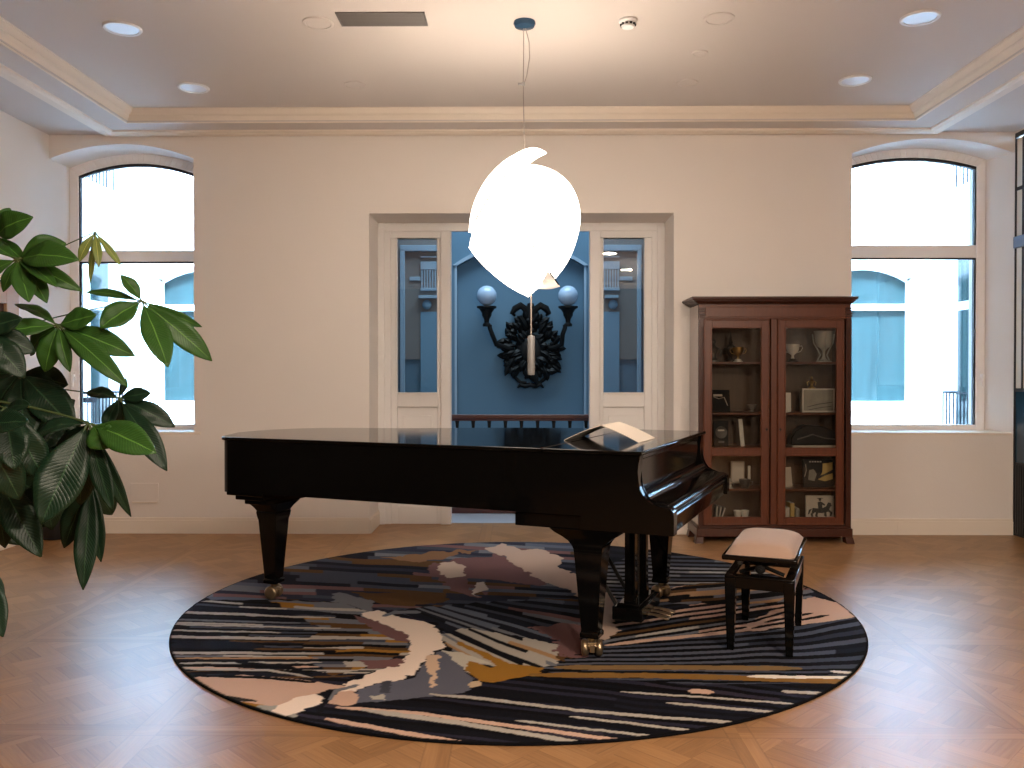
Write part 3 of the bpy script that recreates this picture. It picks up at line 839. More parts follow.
    for c, x0, x1, w, col in ((607, 176, 330, 4.5, NAVY), (612, 178, 335, 1.7, PALE), (619, 172, 300, 1.5, GREY), (624, 170, 340, 1.6, PALE), (630, 168, 280, 1.5, PALE), (636, 168, 345, 1.8, PALE), (645, 170, 262, 6.0, NAVY),
                              (653, 168, 320, 1.8, PALE), (658, 172, 318, 1.6, TAN), (663, 176, 322, 1.7, PALE), (668, 182, 318, 1.7, PINK), (672.5, 184, 316, 2.2, BLK), (640, 230, 345, 1.6, BRN), (648, 255, 345, 1.8, BRN)): run(c, x0, x1, w, col)
    # lower left
    fill([(183, 678), (240, 674), (300, 679), (346, 686), (310, 696), (285, 712), (274, 720), (225, 708), (196, 692)], PINK, .7)
    stroke([(186, 675), (260, 677), (315, 682)], 2.6, BLK); stroke([(190, 669), (270, 670), (312, 677)], 2.0, PALE); stroke([(215, 666), (285, 667), (312, 673)], 2.4, BLK)
    stroke([(236, 662), (290, 666), (316, 678)], 2.0, INK)
    stroke([(200, 693), (225, 697), (256, 701)], 3.0, (52, 46, 44)); fill([(212, 700), (240, 701), (270, 706), (245, 711), (224, 708)], OCH, .7)
    fill([(258, 705), (285, 706), (300, 716), (275, 722), (252, 716)], (128, 124, 116), .7)
    # middle fan
    cx0, cy0 = 315.0, 572.0
    ang = np.arctan2(py - cy0, px - cx0); rad = np.hypot(px - cx0, py - cy0)
    stripes([(392, 612), (430, 606), (470, 603), (570, 598), (600, 604), (604, 640), (575, 655), (552, 664), (500, 660), (470, 655), (446, 634), (436, 622)], ang * 210, rad, 3.0, 120,
            [(NAVY, 4), (INK, 3), (SLATE, 3), (GREY, 2), (BRN, 1.6), ((84, 88, 98), 2), (MAUVE, 1)], 71)
    stripes([(440, 634), (470, 628), (520, 636), (560, 645), (556, 666), (515, 668), (480, 664), (462, 670)], ang * 210, rad, 3.2, 90, [(PALE, 5), (GREY, 2), (INK, 1.0), (TAN, 1)], 73)
    fill([(532, 628), (560, 622), (584, 626), (586, 640), (582, 655), (566, 657), (552, 650), (558, 641)], MAUVE, 1.3)
    # pale band running down behind the bass leg
    fill([(484, 548), (504, 544), (522, 550), (540, 549), (564, 558), (556, 566), (585, 578), (600, 590), (614, 596), (616, 632), (604, 640), (590, 636), (588, 606), (570, 590), (550, 584), (530, 574), (517, 566), (503, 556)], (154, 131, 116), 1.0)
    fill([(438, 563), (454, 561), (465, 567), (466, 576), (447, 578), (440, 571)], (166, 146, 129), .8); fill([(474, 582), (485, 582), (487, 590), (476, 596)], (176, 160, 146), .8)
    # cream S
    def c5(l): return [(330 + a / 4.267, 540 + c / 4.267) for a, c in l]
    fill(c5([(130, 310), (210, 300), (290, 328), (380, 342), (440, 362), (475, 400), (482, 450), (440, 482), (400, 525), (350, 575), (300, 595), (200, 612), (100, 645), (40, 650), (80, 605), (200, 560), (260, 540), (320, 500), (345, 440), (330, 405), (230, 365), (150, 330)]), CREAM, .7)
    fill(c5([(90, 315), (200, 345), (330, 402), (345, 432), (280, 428), (200, 392), (130, 350)]), MAUVE, .9)
    fill(c5([(120, 515), (315, 506), (290, 538), (180, 552)]), MAUVE, .9)
    stroke([(383, 616), (395, 612), (420, 612)], 3, GREY)
    # slate pool and drips
    fill(c5([(490, 475), (540, 520), (600, 580), (620, 610), (570, 650), (400, 670), (200, 688), (105, 695), (118, 640), (220, 608), (350, 590), (410, 522), (450, 480)]), (88, 88, 98), .5)
    fill(c5([(420, 490), (470, 490), (460, 560), (447, 632), (425, 628), (430, 580), (410, 530)]), (176, 148, 124), .5)
    fill(c5([(600, 605), (650, 600), (640, 622), (598, 632)]), (160, 138, 112), .5); fill(c5([(175, 665), (230, 655), (225, 680), (180, 680)]), (150, 142, 130), .5)
    fill(c5([(220, 605), (260, 600), (255, 650), (215, 650)]), (70, 70, 78), .5)
    fill(c5([(480, 470), (560, 480), (700, 530), (600, 520), (575, 545), (610, 580)]), (160, 152, 138), .5)
    fill(c5([(540, 428), (620, 460), (700, 495), (770, 528), (920, 545), (880, 570), (780, 592), (700, 608), (640, 602), (600, 570), (575, 540), (600, 515), (690, 545), (705, 530), (620, 480), (550, 450)]), OCH, .5)
    fill(c5([(-10, 695), (40, 648), (90, 640), (122, 660), (118, 695), (60, 708)]), PINK, .5)
    stroke([(330, 700), (337, 690), (358, 685)], 2.6, GREY); stroke([(318, 712), (324, 700), (330, 690)], 4, INK)
    def c3(l): return [(250 + a / 2.926, 640 + c / 2.926) for a, c in l]
    fill(c3([(65, 212), (100, 183), (150, 163), (200, 158), (218, 172), (190, 192), (130, 216), (90, 228)]), CREAM, .5)
    # bottom pale lines
    for w, c, pts in ((3.6, PINK, [(337, 707), (421, 713.5), (523, 727), (600, 737.5), (636, 741)]), (4.2, PALE, [(363, 710), (455, 722), (530, 734), (597, 745)]),
                      (4.2, PINK, [(327, 718.6), (387, 729.5), (441, 739), (482, 746.2)]), (4.4, PALE, [(281, 718), (329, 728), (387, 738), (424, 743)]), (3.2, PINK, [(273, 721), (310, 730), (352, 737)]),
                      (2.8, PALE, [(430, 694), (480, 698), (578, 710), (660, 717), (746, 723)]), (2.4, PALE, [(517, 720), (590, 729), (664, 737)]), (2.4, PALE, [(570, 716), (640, 724), (705, 732)]),
                      (2.4, PALE, [(667, 702.5), (730, 708), (787, 713)]), (1.9, PALE, [(621, 691.5), (720, 698), (806, 704.5)]), (2.6, PALE, [(783, 691), (830, 693.5)])):
        stroke(pts, w, c)
    stroke([(530, 674.5), (640, 675), (760, 678), (857, 682)], 5.0, (122, 88, 42)); stroke([(556, 667), (660, 667), (800, 668)], 4.6, (118, 92, 58)); stroke([(540, 670.6), (700, 672), (855, 676)], 1.8, BLK)
    stroke([(749, 676), (800, 677), (857, 677.5)], 3.0, (190, 180, 166)); stroke([(831, 671), (858, 673)], 2.2, (180, 172, 160))
    stroke([(690, 690.5), (712, 692)], 4.6, PINK)
    stroke([(606, 645), (640, 641), (700, 635), (762, 628), (851, 617)], 3.0, PINK)
    # rosy end on the right
    fill([(768, 612), (790, 602), (812, 596), (842, 604), (856, 617), (800, 624), (740, 632), (752, 622)], PINK, .8)
    for a, b_ in (((742, 624), (800, 608)), ((752, 628), (828, 615)), ((736, 616), (790, 606)), ((765, 622), (812, 613))): stroke([a, b_], 2.2, BLK)
    # outer binding
    rr = np.hypot(X, Y); C[rr > RR - .010] = BLK
    C = np.clip(C, 0, 255) / 255.0
    Cl = np.where(C <= .04045, C / 12.92, ((C + .055) / 1.055) ** 2.4)
    gain = np.clip(.62 + Cl.mean(-1, keepdims=True) * 5.5, .62, 1.55)
    Cl = np.clip(Cl * gain * np.array([1.0, 1.03, 1.07]), 0, .88)
    # carved pile: slight relief between colours
    lum = Cl.sum(-1); Z = .012 + .002 * np.clip(lum, 0, 1)
    keep = np.hypot((X[:-1, :-1] + X[1:, 1:]) / 2, (Y[:-1, :-1] + Y[1:, 1:]) / 2) < RR - .004
    idx = np.arange((Nx + 1) * (Ny + 1)).reshape(Ny + 1, Nx + 1)
    q = np.stack([idx[:-1, :-1], idx[:-1, 1:], idx[1:, 1:], idx[1:, :-1]], -1)[keep]
    used = np.unique(q); remap = -np.ones(idx.size, np.int64); remap[used] = np.arange(used.size)
    q = remap[q]
    vs = np.stack([X, Y, Z], -1).reshape(-1, 3)[used]; cs = Cl.reshape(-1, 3)[used]
    me = bpy.data.meshes.new('pile')
    me.vertices.add(len(vs)); me.vertices.foreach_set('co', vs.ravel())
    me.loops.add(q.size); me.loops.foreach_set('vertex_index', q.ravel().astype(np.int32))
    me.polygons.add(len(q)); me.polygons.foreach_set('loop_start', np.arange(0, q.size, 4, dtype=np.int32))
    me.update(calc_edges=True)
    ca = me.color_attributes.new('pattern', 'FLOAT_COLOR', 'POINT')
    ca.data.foreach_set('color', np.concatenate([cs, np.ones((len(cs), 1))], 1).ravel())
    me.polygons.foreach_set('use_smooth', [True] * len(q))
    m = bpy.data.materials.new('tufted_wool'); m.use_nodes = True
    nt = m.node_tree; bs = nt.nodes['Principled BSDF']
    at = nt.nodes.new('ShaderNodeAttribute'); at.attribute_name = 'pattern'
    n = nt.nodes.new('ShaderNodeTexNoise'); n.inputs['Scale'].default_value = 140
    mx = nt.nodes.new('ShaderNodeMix'); mx.data_type = 'RGBA'; mx.blend_type = 'MULTIPLY'; mx.inputs[0].default_value = .12
    co = nt.nodes.new('ShaderNodeTexCoord'); nt.links.new(co.outputs['Object'], n.inputs['Vector'])
    nt.links.new(at.outputs['Color'], mx.inputs[6]); nt.links.new(n.outputs['Fac'], mx.inputs[7]); nt.links.new(mx.outputs[2], bs.inputs['Base Color'])
    bs.inputs['Roughness'].default_value = .95; bs.inputs['Specular IOR Level'].default_value = .08
    bp = nt.nodes.new('ShaderNodeBump'); bp.inputs['Strength'].default_value = .4; bp.inputs['Distance'].default_value = .004
    nt.links.new(n.outputs['Fac'], bp.inputs['Height']); nt.links.new(bp.outputs[0], bs.inputs['Normal'])
    me.materials.append(m)
    t = thing('rug', 'large round rug with flowing navy cream and ochre streaks under the piano', 'rug', (RC[0], RC[1], 0))
    o = bpy.data.objects.new('pile', me); COL.objects.link(o); o.parent = t
    b = B(); b.lathe([(RR - .012, .0005), (RR - .001, .001), (RR + .001, .006), (RR - .001, .0110), (RR - .004, .0120), (RR - .009, .009)], seg=160)
    # the lathe is capped, so it is also the backing
    b.obj('binding', mat('black_rug_binding', (.005, .005, .006, 1), .95, spec=.03), t)
rug()

# ------------------------------------------------------------------ grand piano
RUGZ = .014
GR = -.0385          # rug level before the piano is brought to its real size
pi_ = thing('grand_piano', 'long glossy black concert grand piano with lid closed on the round rug', 'piano', (.57, 4.13, RUGZ), radians(-22.5))
def SV(l): return [(-s, v) for s, v in l]
rim = [(0.3, 0), (2.5, 0), (2.525, 0.004), (2.543, 0.016), (2.556, 0.036), (2.6, 0.11), (2.655, 0.22), (2.714, 0.345), (2.719, 0.507), (2.693, 0.669), (2.62, 0.82), (2.505, 0.939), (2.358, 1.014), (2.149, 1.079), (1.888, 1.176), (1.627, 1.306), (1.366, 1.446), (1.105, 1.554), (0.85, 1.618), (0.6, 1.64), (0.3, 1.64)]
zr = lambda z: z - RUGZ
b = B(); b.prism(SV(rim), zr(.704), zr(1.010)); b.obj('case', M['black'], pi_, smooth=30)
def grow(l, d):
    n = len(l); o = []
    cx = sum(p[0] for p in l) / n; cy = sum(p[1] for p in l) / n
    for i, p in enumerate(l):
        a, c = Vector(l[i - 1]), Vector(l[(i + 1) % n]); t = (c - a).normalized(); nn = Vector((t.y, -t.x))
        o.append((p[0] + nn.x * d, p[1] + nn.y * d))
    return o
body = [p for p in rim[1:-1]]
gl = grow(rim, .016)
gl[0] = (.0, -.016); gl[-1] = (.0, 1.656)
main = [(.503, -.016)] + [p for p in gl[1:-1] if p[0] > .52] + [(.503, 1.656)]
flap = [(-.012, -.016), (.499, -.016), (.499, 1.656), (-.012, 1.656)]
b = B(); b.prism(SV(main), zr(1.012), zr(1.032)); b.obj('lid', M['black'], pi_, bevel=.007, smooth=30, seg=3)
b = B(); b.prism(SV(flap), zr(1.012), zr(1.032)); b.obj('front_lid_flap', M['black'], pi_, bevel=.007, smooth=30, seg=3)
arm_p = [(.3, .636), (.3, 1.010), (.0, 1.010), (.006, .97), (.010, .93), (.010, .885), (.003, .85), (-.010, .822), (-.03, .795), (-.06, .779), (-.095, .771), (-.135, .768), (-.152, .760), (-.162, .745), (-.165, .725), (-.165, .636)]
for v0, v1 in ((.0, .075), (1.565, 1.64)):
    b = B(); b.prism([(-s, z - RUGZ) for s, z in arm_p], v0, v1, 'y')
    ed = [e for e in b.bm.edges if all(abs(q.co.x + .3) > 1e-4 for q in e.verts) and abs(e.verts[0].co.y - e.verts[1].co.y) < 1e-5]
    bmesh.ops.bevel(b.bm, geom=ed, offset=.005, segments=2, affect='EDGES', clamp_overlap=True)
    b.obj('arm', M['black'], pi_, smooth=40)
def vprof(name, prof, m, v0=.075, v1=1.565, bev=.002):
    b = B(); b.prism([(-s, z - RUGZ) for s, z in prof], v0, v1, 'y'); return b.obj(name, m, pi_, bevel=bev, smooth=40)
vprof('name_board', [(.30, 1.008), (.012, 1.008), (.012, .988), (.018, .985), (.018, .84), (.30, .84)], M['black'])
vprof('fallboard', [(.10, .838), (.016, .838), (.004, .836), (-.010, .829), (-.022, .817), (-.028, .803), (-.030, .79), (-.10, .777), (-.125, .772), (-.125, .755), (.10, .755)], M['black'])
vprof('key_slip', [(-.09, .754), (-.130, .775), (-.142, .772), (-.150, .764), (-.153, .752), (-.146, .744), (-.146, .738), (-.155, .733), (-.160, .722), (-.155, .712), (-.152, .640), (-.09, .640)], M['black'])
b = B(); b.box(-.66, .145, .02, 1.62, zr(.630), zr(.703)); b.obj('key_bed', M['black'], pi_, bevel=.006, smooth=0)
b = B()
b.box(-2.605, -2.33, .10, .76, zr(.668), zr(.703)); b.box(-2.58, -2.36, .15, .70, zr(.635), zr(.667)); b.box(-2.56, -2.385, .21, .61, zr(.60), zr(.634))
b.obj('tail_block', M['black'], pi_, bevel=.006, smooth=0)

def caster(x, y, ang):
    """brass double wheel caster under a leg, top at z=.10"""
    R_ = Matrix.Rotation(ang, 4, 'Z')
    def T(b): bmesh.ops.transform(b.bm, matrix=Matrix.Translation((x, y, GR)) @ R_, verts=b.bm.verts); return b
    b = B()
    b.box(-.022, .022, -.03, .03, .055, .075); b.lathe([(.012, .06), (.014, .075), (.022, .085), (.024, .10), (.016, .112)], seg=14)
    b.lathe([(.008, -.048), (.008, .048)], (0, 0, .043), 10, 'x'); b.box(-.012, .012, -.05, -.03, .03, .07); b.box(-.03, .03, -.048, -.034, .058, .066)
    c = T(b).obj('caster', M['brass'], pi_, bevel=.002)
    for sg in (-1, 1):
        b = B()
        b.lathe([(.010, -.018), (.030, -.018), (.036, -.015), (.0415, -.010), (.0425, 0), (.0415, .010), (.036, .015), (.030, .018), (.010, .018)], (sg * .036, 0, .0425), 24, 'x')
        T(b).obj('wheel', M['brass'], c, smooth=50)
def leg(s, v, prof, ang):
    b = B(); b.sqloft(-s, v, [(a, c, z - RUGZ + (GR if z < .2 else 0)) for a, c, z in prof])
    b.obj('leg', M['black'], pi_, bevel=.004, smooth=25)
    caster(-s, v, ang)
front = [(.043, .043, .113), (.049, .049, .115), (.050, .050, .138), (.044, .044, .143), (.0445, .0445, .16), (.072, .072, .50), (.076, .076, .53), (.084, .084, .55), (.100, .088, .57), (.128, .095, .59), (.165, .105, .61), (.19, .115, .632)]
leg(.280, .125, front, radians(21)); leg(.225, 1.40, front, radians(60))
tail = [(.043, .043, .113), (.047, .047, .115), (.048, .048, .138), (.042, .042, .143), (.043, .043, .16), (.068, .068, .48), (.073, .073, .50), (.078, .078, .53), (.075, .075, .54), (.09, .09, .565), (.12, .12, .602)]
leg(2.495, .41, tail, radians(21 + 78))
# pedal lyre
b = B()
b.box(-.30, -.13, .55, .97, zr(.045), zr(.120)); b.box(-.28, -.15, .58, .94, zr(.120), zr(.135))
b.obj('lyre_box', M['black'], pi_, bevel=.006)
for v in (.635, .885):
    b = B(); b.sqloft(-.215, v, [(.034, .028, zr(.13)), (.030, .026, zr(.22)), (.030, .026, zr(.58)), (.042, .036, zr(.635))])
    b.obj('lyre_post', M['black'], pi_, bevel=.004)
for v in (.63, .89):
    b = B(); b.tube([(-.30, v, zr(.11)), (-.62, v, zr(.632))], .011, 10); b.obj('lyre_brace', M['blacksat'], pi_)
b = B()
for v in (.70, .76, .82):
    b.tube([(-.22, v, zr(.135)), (-.22, v, zr(.632))], .005, 8)
b.obj('pedal_rods', M['blacksat'], pi_)
for v in (.69, .76, .83):
    b = B()
    g = []
    for x, w, z in ((-.14, .012, .092), (-.10, .012, .092), (-.06, .018, .086), (-.03, .024, .080), (-.012, .018, .077)):
        g.append([(x, v - w, zr(z - .036)), (x, v + w, zr(z - .036)), (x, v + w, zr(z - .026)), (x, v - w, zr(z - .026))])
    b.loft(g); b.obj('pedal', M['brass'], pi_, bevel=.003, smooth=50)

KP = .973
for ch in pi_.children_recursive:
    ch.data.transform(Matrix.Translation((0, 0, -GR * KP)) @ Matrix.Scale(KP, 4))
pi_.location = (.57 * KP, 4.13 * KP, RUGZ)
# open booklet tented on the lid
ca, sa = cos(radians(22.5)), sin(radians(22.5))
bk = thing('music_booklet', 'open cream booklet standing tented on the closed piano lid', 'booklet',
           (pi_.location.x - ca * .345 + sa * .50, pi_.location.y + sa * .345 + ca * .50, (1.032 - RUGZ - GR) * KP + RUGZ), radians(-22.5))
def panel(sg, name, m):
    b = B(); n = 8; g = []
    for i in range(n + 1):
        t = i / n
        s = sg * .208 * t; z = .086 * (1 - t) + .006 * sin(pi * t) + .0
        g.append([(s, 0, z), (s, .36, z), (s, .36, z + .004), (s, 0, z + .004)])
    b.loft(g); return b.obj(name, m, bk, smooth=40)
panel(1, 'front_cover', M['paper']); panel(-1, 'rear_cover', M['paper'])

# ------------------------------------------------------------------ piano bench
bn = thing('piano_bench', 'black adjustable piano bench with padded beige seat on the rug', 'bench', (1.298, 4.556, RUGZ), radians(-22))
hx_, hy_ = .170, .312
for sx in (-1, 1):
    for sy in (-1, 1):
        b = B(); cx, cy = sx * (hx_ - .028), sy * (hy_ - .028)
        b.sqloft(cx, cy, [(.017, .017, 0), (.027, .027, .32), (.028, .028, .37)])
        b.obj('leg', M['black'], bn, bevel=.003, smooth=25)
b = B()
for s in (-1, 1):
    b.box(-hx_ + .05, hx_ - .05, *sorted((s * (hy_ - .006), s * (hy_ - .04))), .315, .375)
    b.box(*sorted((s * (hx_ - .006), s * (hx_ - .04))), -hy_ + .05, hy_ - .05, .315, .375)
b.box(-hx_, hx_, -hy_, -hy_ + .05, .37, .382); b.box(-hx_, hx_, hy_ - .05, hy_, .37, .382); b.box(-hx_, -hx_ + .05, -hy_ + .05, hy_ - .05, .37, .382); b.box(hx_ - .05, hx_, -hy_ + .05, hy_ - .05, .37, .382)
b.obj('apron', M['black'], bn, bevel=.004, smooth=25)
b = B()
for s in (-1, 1):
    y = s * .20
    b.tube([(-.11, y, .378), (.10, y, .452)], .010, 8); b.tube([(.11, y, .378), (-.10, y, .452)], .010, 8)
    b.box(-.13, .13, y - .012, y + .012, .45, .458)
b.tube([(0, -.30, .415), (0, .20, .415)], .008, 8)
b.tube([(-.02, -.2, .40), (.05, -.12, .44)], .014, 8)
b.obj('lift_mechanism', M['iron'], bn)
for yk in (hy_ + .01, -hy_ + .04):
    b = B(); b.lathe([(.006, -.015), (.022, -.012), (.026, 0), (.022, .012), (.006, .016)], (0, yk, .415), 14, 'y'); b.obj('knob', M['iron'], bn)
b = B(); b.box(-hx_ - .012, hx_ + .012, -hy_ - .012, hy_ + .012, .458, .484)
b.obj('seat_frame', M['black'], bn, bevel=.006)
b = B(); N = 14; g = []
for j in range(N + 1):
    row = []
    for i in range(N + 1):
        u, v = -1 + 2 * i / N, -1 + 2 * j / N
        e = (1 - abs(u) ** 4) ** .5 * (1 - abs(v) ** 5) ** .5
        row.append((u * (hx_ - .002), v * (hy_ - .002), .482 + .062 * e))
    g.append(row)
b.sheet(g)
lo = [(hx_ - .002, hy_ - .002)]
b.obj('cushion', M['velvet'], bn, smooth=60)

# ------------------------------------------------------------------ display cabinet
CY0, CY1, CX0, CX1 = 7.16, 7.545, 1.475, 2.737
ccx = (CX0 + CX1) / 2
cab = thing('display_cabinet', 'tall mahogany display cabinet with two glazed doors beside right window', 'cabinet', (ccx, CY1, 0))
X0, X1, Y0, Y1 = CX0 - ccx, CX1 - ccx, CY0 - CY1, 0.0
zc_ = lambda py: 1.4 - (py - 375) * CY0 / FPX
b = B()
b.box(X0, X0 + .025, Y0 + .02, Y1, .07, 1.99); b.box(X1 - .025, X1, Y0 + .02, Y1, .07, 1.99)
b.box(X0 + .025, X1 - .025, Y0 + .02, Y1, .14, .165); b.box(X0 + .025, X1 - .025, Y0 + .02, Y1, 1.93, 1.955)
b.obj('carcass', M['woodside'], cab, bevel=.002, smooth=0)
b = B(); b.box(X0 + .025, X1 - .025, Y1 - .012, Y1, .165, 1.93); b.box(-.012, .012, Y0 + .05, Y1 - .012, .165, 1.93); b.obj('back_panel', M['woodback'], cab, smooth=0)
b = B()
b.box(X0, X1, Y0, Y0 + .03, 1.865, 1.985)
b.box(X0 + .055, X1 - .055, Y0 - .008, Y0, 1.88, 1.965)
b.box(-.032, .032, Y0 + .003, Y0 + .03, .155, 1.865)
b.obj('frieze', M['wood'], cab, bevel=.004, smooth=0)
# stepped cornice
b = B()
for d, z0, z1 in ((.0, 1.98, 1.992), (.015, 1.992, 2.0), (.03, 2.0, 2.008), (.045, 2.008, 2.018), (.06, 2.018, 2.027), (.068, 2.027, 2.046)):
    b.box(X0 - d, X1 + d * .5, Y0 - d, Y1, z0, z1)
b.obj('cornice', M['wooddark'], cab, bevel=.004, smooth=0)
# plinth with splayed feet
b = B(); b.box(X0 - .015, X1 + .015, Y0 - .015, Y1, .055, .125); b.box(X0 - .005, X1 + .005, Y0 - .005, Y1, .125, .15)
b.obj('plinth', M['wooddark'], cab, bevel=.006, smooth=0)
for sx in (-1, 1):
    for ya in (Y0 - .022, Y1 - .11):
        b = B(); xa = X0 - .03 if sx < 0 else X1 - .06
        b.loft([[(xa + (0 if sx < 0 else .02), ya, 0), (xa + .07 + (0 if sx < 0 else .02), ya, 0), (xa + .07 + (0 if sx < 0 else .02), ya + .09, 0), (xa + (0 if sx < 0 else .02), ya + .09, 0)],
                [(xa + .012, ya + .008, .056), (xa + .075, ya + .008, .056), (xa + .075, ya + .085, .056), (xa + .012, ya + .085, .056)]])
        b.obj('foot', M['wooddark'], cab, bevel=.004, smooth=0)
for xa in (X0, X1 - .045):
    b = B()
    b.box(xa, xa + .045, Y0 - .012, Y0 + .02, .15, 1.87)
    for k2 in range(3): b.box(xa + .008 + k2 * .011, xa + .015 + k2 * .011, Y0 - .016, Y0 - .012, .26, 1.80)
    for k2, z in enumerate((1.88, 1.90, 1.925, 1.945)): b.box(xa - .004, xa + .049, Y0 - .016 - .006 * (k2 % 2), Y0, z, z + .014)
    b.obj('pilaster', M['wooddark'], cab, bevel=.002, smooth=0)
def cdoor(px0, px1, gx0, gx1, hinge):
    to = lambda p: on_y(p, 400, CY0)[0] - ccx
    a, d, g0, g1 = to(px0), to(px1), to(gx0), to(gx1)
    zb, zt = .155, 1.862
    zz = (.222, .728, .798, 1.788)
    b = B()
    b.box(a, g0, Y0 - .018, Y0, zb, zt); b.box(g1, d, Y0 - .018, Y0, zb, zt)
    b.box(g0, g1, Y0 - .018, Y0, zb, zz[0]); b.box(g0, g1, Y0 - .018, Y0, zz[1], zz[2]); b.box(g0, g1, Y0 - .018, Y0, zz[3], zt)
    # raised outer bead and inner glazing bead
    t = .012
    b.box(a, a + t, Y0 - .026, Y0 - .018, zb, zt); b.box(d - t, d, Y0 - .026, Y0 - .018, zb, zt); b.box(a + t, d - t, Y0 - .026, Y0 - .018, zb, zb + t); b.box(a + t, d - t, Y0 - .026, Y0 - .018, zt - t, zt)
    for q0, q1 in ((zz[0], zz[1]), (zz[2], zz[3])):
        b.box(g0 - t, g0, Y0 - .024, Y0 - .018, q0 - t, q1 + t); b.box(g1, g1 + t, Y0 - .024, Y0 - .018, q0 - t, q1 + t)
        b.box(g0, g1, Y0 - .024, Y0 - .018, q0 - t, q0); b.box(g0, g1, Y0 - .024, Y0 - .018, q1, q1 + t)
    dr = b.obj('door', M['wood'], cab, bevel=.003, smooth=0)
    for q0, q1 in ((zz[0], zz[1]), (zz[2], zz[3])):
        b = B(); b.box(g0, g1, Y0 - .008, Y0 - .004, q0, q1); b.obj('pane', M['cabglass'], dr, smooth=0)
    kx = (d - .022) if hinge < 0 else (a + .022)
    b = B(); b.lathe([(.009, -.004), (.009, 0)], (kx, Y0 - .022, .95), 12, 'y'); b.box(kx - .003, kx + .003, Y0 - .0265, Y0 - .022, .935, .95)
    b.obj('keyhole', M['iron'], dr)
cdoor(703.2, 768.6, 711.5, 760.5, -1); cdoor(777, 843, 785, 835.5, 1)
for z in (1.51, 1.085, .79, .445):
    for xa, xb in ((X0 + .025, -.012), (.012, X1 - .025)):
        b = B(); b.box(xa, xb, Y0 + .06, Y1 - .012, z - .018, z); b.obj('shelf', M['wood'], cab, bevel=.002, smooth=0)

# things inside the cabinet (each stands on a shelf)
M['gold'] = mat('gilt_metal', (0.55, 0.38, 0.14, 1), .28, metal=1.0)
M['silver'] = mat('silver_plate', (0.55, 0.52, 0.46, 1), .25, metal=.45)
M['darkbronze'] = mat('dark_bronze', (0.03, 0.022, 0.016, 1), .4, metal=.6)
M['porcelain'] = mat('white_porcelain', (0.62, 0.57, 0.50, 1), .3, coat=.3)
M['card'] = mat('cream_card', (0.46, 0.40, 0.33, 1), .7)
M['photo'] = mat('grey_print', (0.24, 0.22, 0.18, 1), .6, var=.5, vscale=14)
M['ink'] = mat('dark_print_ink', (0.025, 0.022, 0.02, 1), .6)
M['blackgloss'] = mat('black_gloss_card', (0.008, 0.008, 0.009, 1), .3, spec=.3)
M['pewter'] = mat('dull_pewter', (0.16, 0.15, 0.14, 1), .4, metal=.7)
M['yellow'] = mat('yellow_print', (0.48, 0.33, 0.10, 1), .6)
M['crystal'] = mat('cut_crystal', (0.30, 0.27, 0.24, 1), .15, spec=.8)
SH = {'top': 1.51, 'second': 1.085, 'third': .79, 'fourth': .445, 'bottom': .165}
def spot(px, Y=7.38): return on_y(px, 400, Y)[0]

t = thing('spire_trophy', 'dark bronze trophy with pointed spire on top left shelf of cabinet', 'trophy', (spot(731.5), 7.42, SH['top']))
b = B(); b.lathe([(.045, 0), (.045, .02), (.02, .03), (.015, .05), (.035, .07), (.045, .11), (.036, .14), (.014, .155), (.02, .17), (.009, .20), (.004, .25), (.001, .27)], seg=16); b.obj('spire_body', M['darkbronze'], t)
for sg in (-1, 1):
    b = B(); b.tube([(sg * .04, 0, .12), (sg * .065, 0, .11), (sg * .062, 0, .075), (sg * .035, 0, .075)], .005, 8); b.obj('handle', M['darkbronze'], t)

def cup(name, label, px, Y, z, h, m, base_m, hand=True, wide=.5):
    t = thing(name, label, 'trophy', (spot(px, Y), Y, z)); w = h * wide
    b = B(); b.lathe([(w * .62, 0), (w * .62, h * .06), (w * .45, h * .10), (w * .40, h * .20)], seg=20); b.obj('base', base_m, t, smooth=40)
    b = B(); b.lathe([(w * .22, h * .20), (w * .13, h * .30), (w * .16, h * .40), (w * .5, h * .52), (w * .66, h * .68), (w * .72, h * .86), (w * .76, h), (w * .70, h), (w * .60, h * .7), (w * .1, h * .5)], seg=24); b.obj('bowl', m, t, smooth=50)
    if hand:
        for sg in (-1, 1):
            b = B(); b.tube([(sg * w * .70, 0, h * .88), (sg * w * 1.0, 0, h * .92), (sg * w * 1.12, 0, h * .78), (sg * w * .9, 0, h * .6), (sg * w * .52, 0, h * .54)], h * .022, 8); b.obj('handle', m, t)
    return t
cup('trophy_cup', 'small gilt cup with two handles on white foot in front of dark spire trophy', 738, 7.33, SH['top'], .125, M['gold'], M['porcelain'])
cup('trophy_cup', 'small silver white cup with handle on top right shelf, left end', 792.5, 7.33, SH['top'], .150, M['porcelain'], M['darkbronze'])
# big silver trophy on legs
t = thing('trophy_cup', 'large silver trophy cup on curved legs on top right shelf', 'trophy', (spot(822), 7.34, SH['top']))
b = B(); b.lathe([(.066, 0), (.066, .008), (.04, .016), (.02, .026), (.012, .05), (.012, .09), (.03, .115)], seg=24); b.obj('foot', M['silver'], t, smooth=40)
b = B(); b.lathe([(.02, .11), (.055, .13), (.072, .17), (.078, .24), (.084, .262), (.078, .262), (.068, .19), (.02, .13)], seg=28); b.obj('bowl', M['silver'], t, smooth=50)
for a in (.3, 2.4, 4.5):
    b = B(); b.tube([(.058 * cos(a), .058 * sin(a), .008), (.03 * cos(a), .03 * sin(a), .06), (.05 * cos(a), .05 * sin(a), .10), (.088 * cos(a), .088 * sin(a), .16), (.10 * cos(a), .10 * sin(a), .24)], .006, 8); b.obj('leg', M['silver'], t)

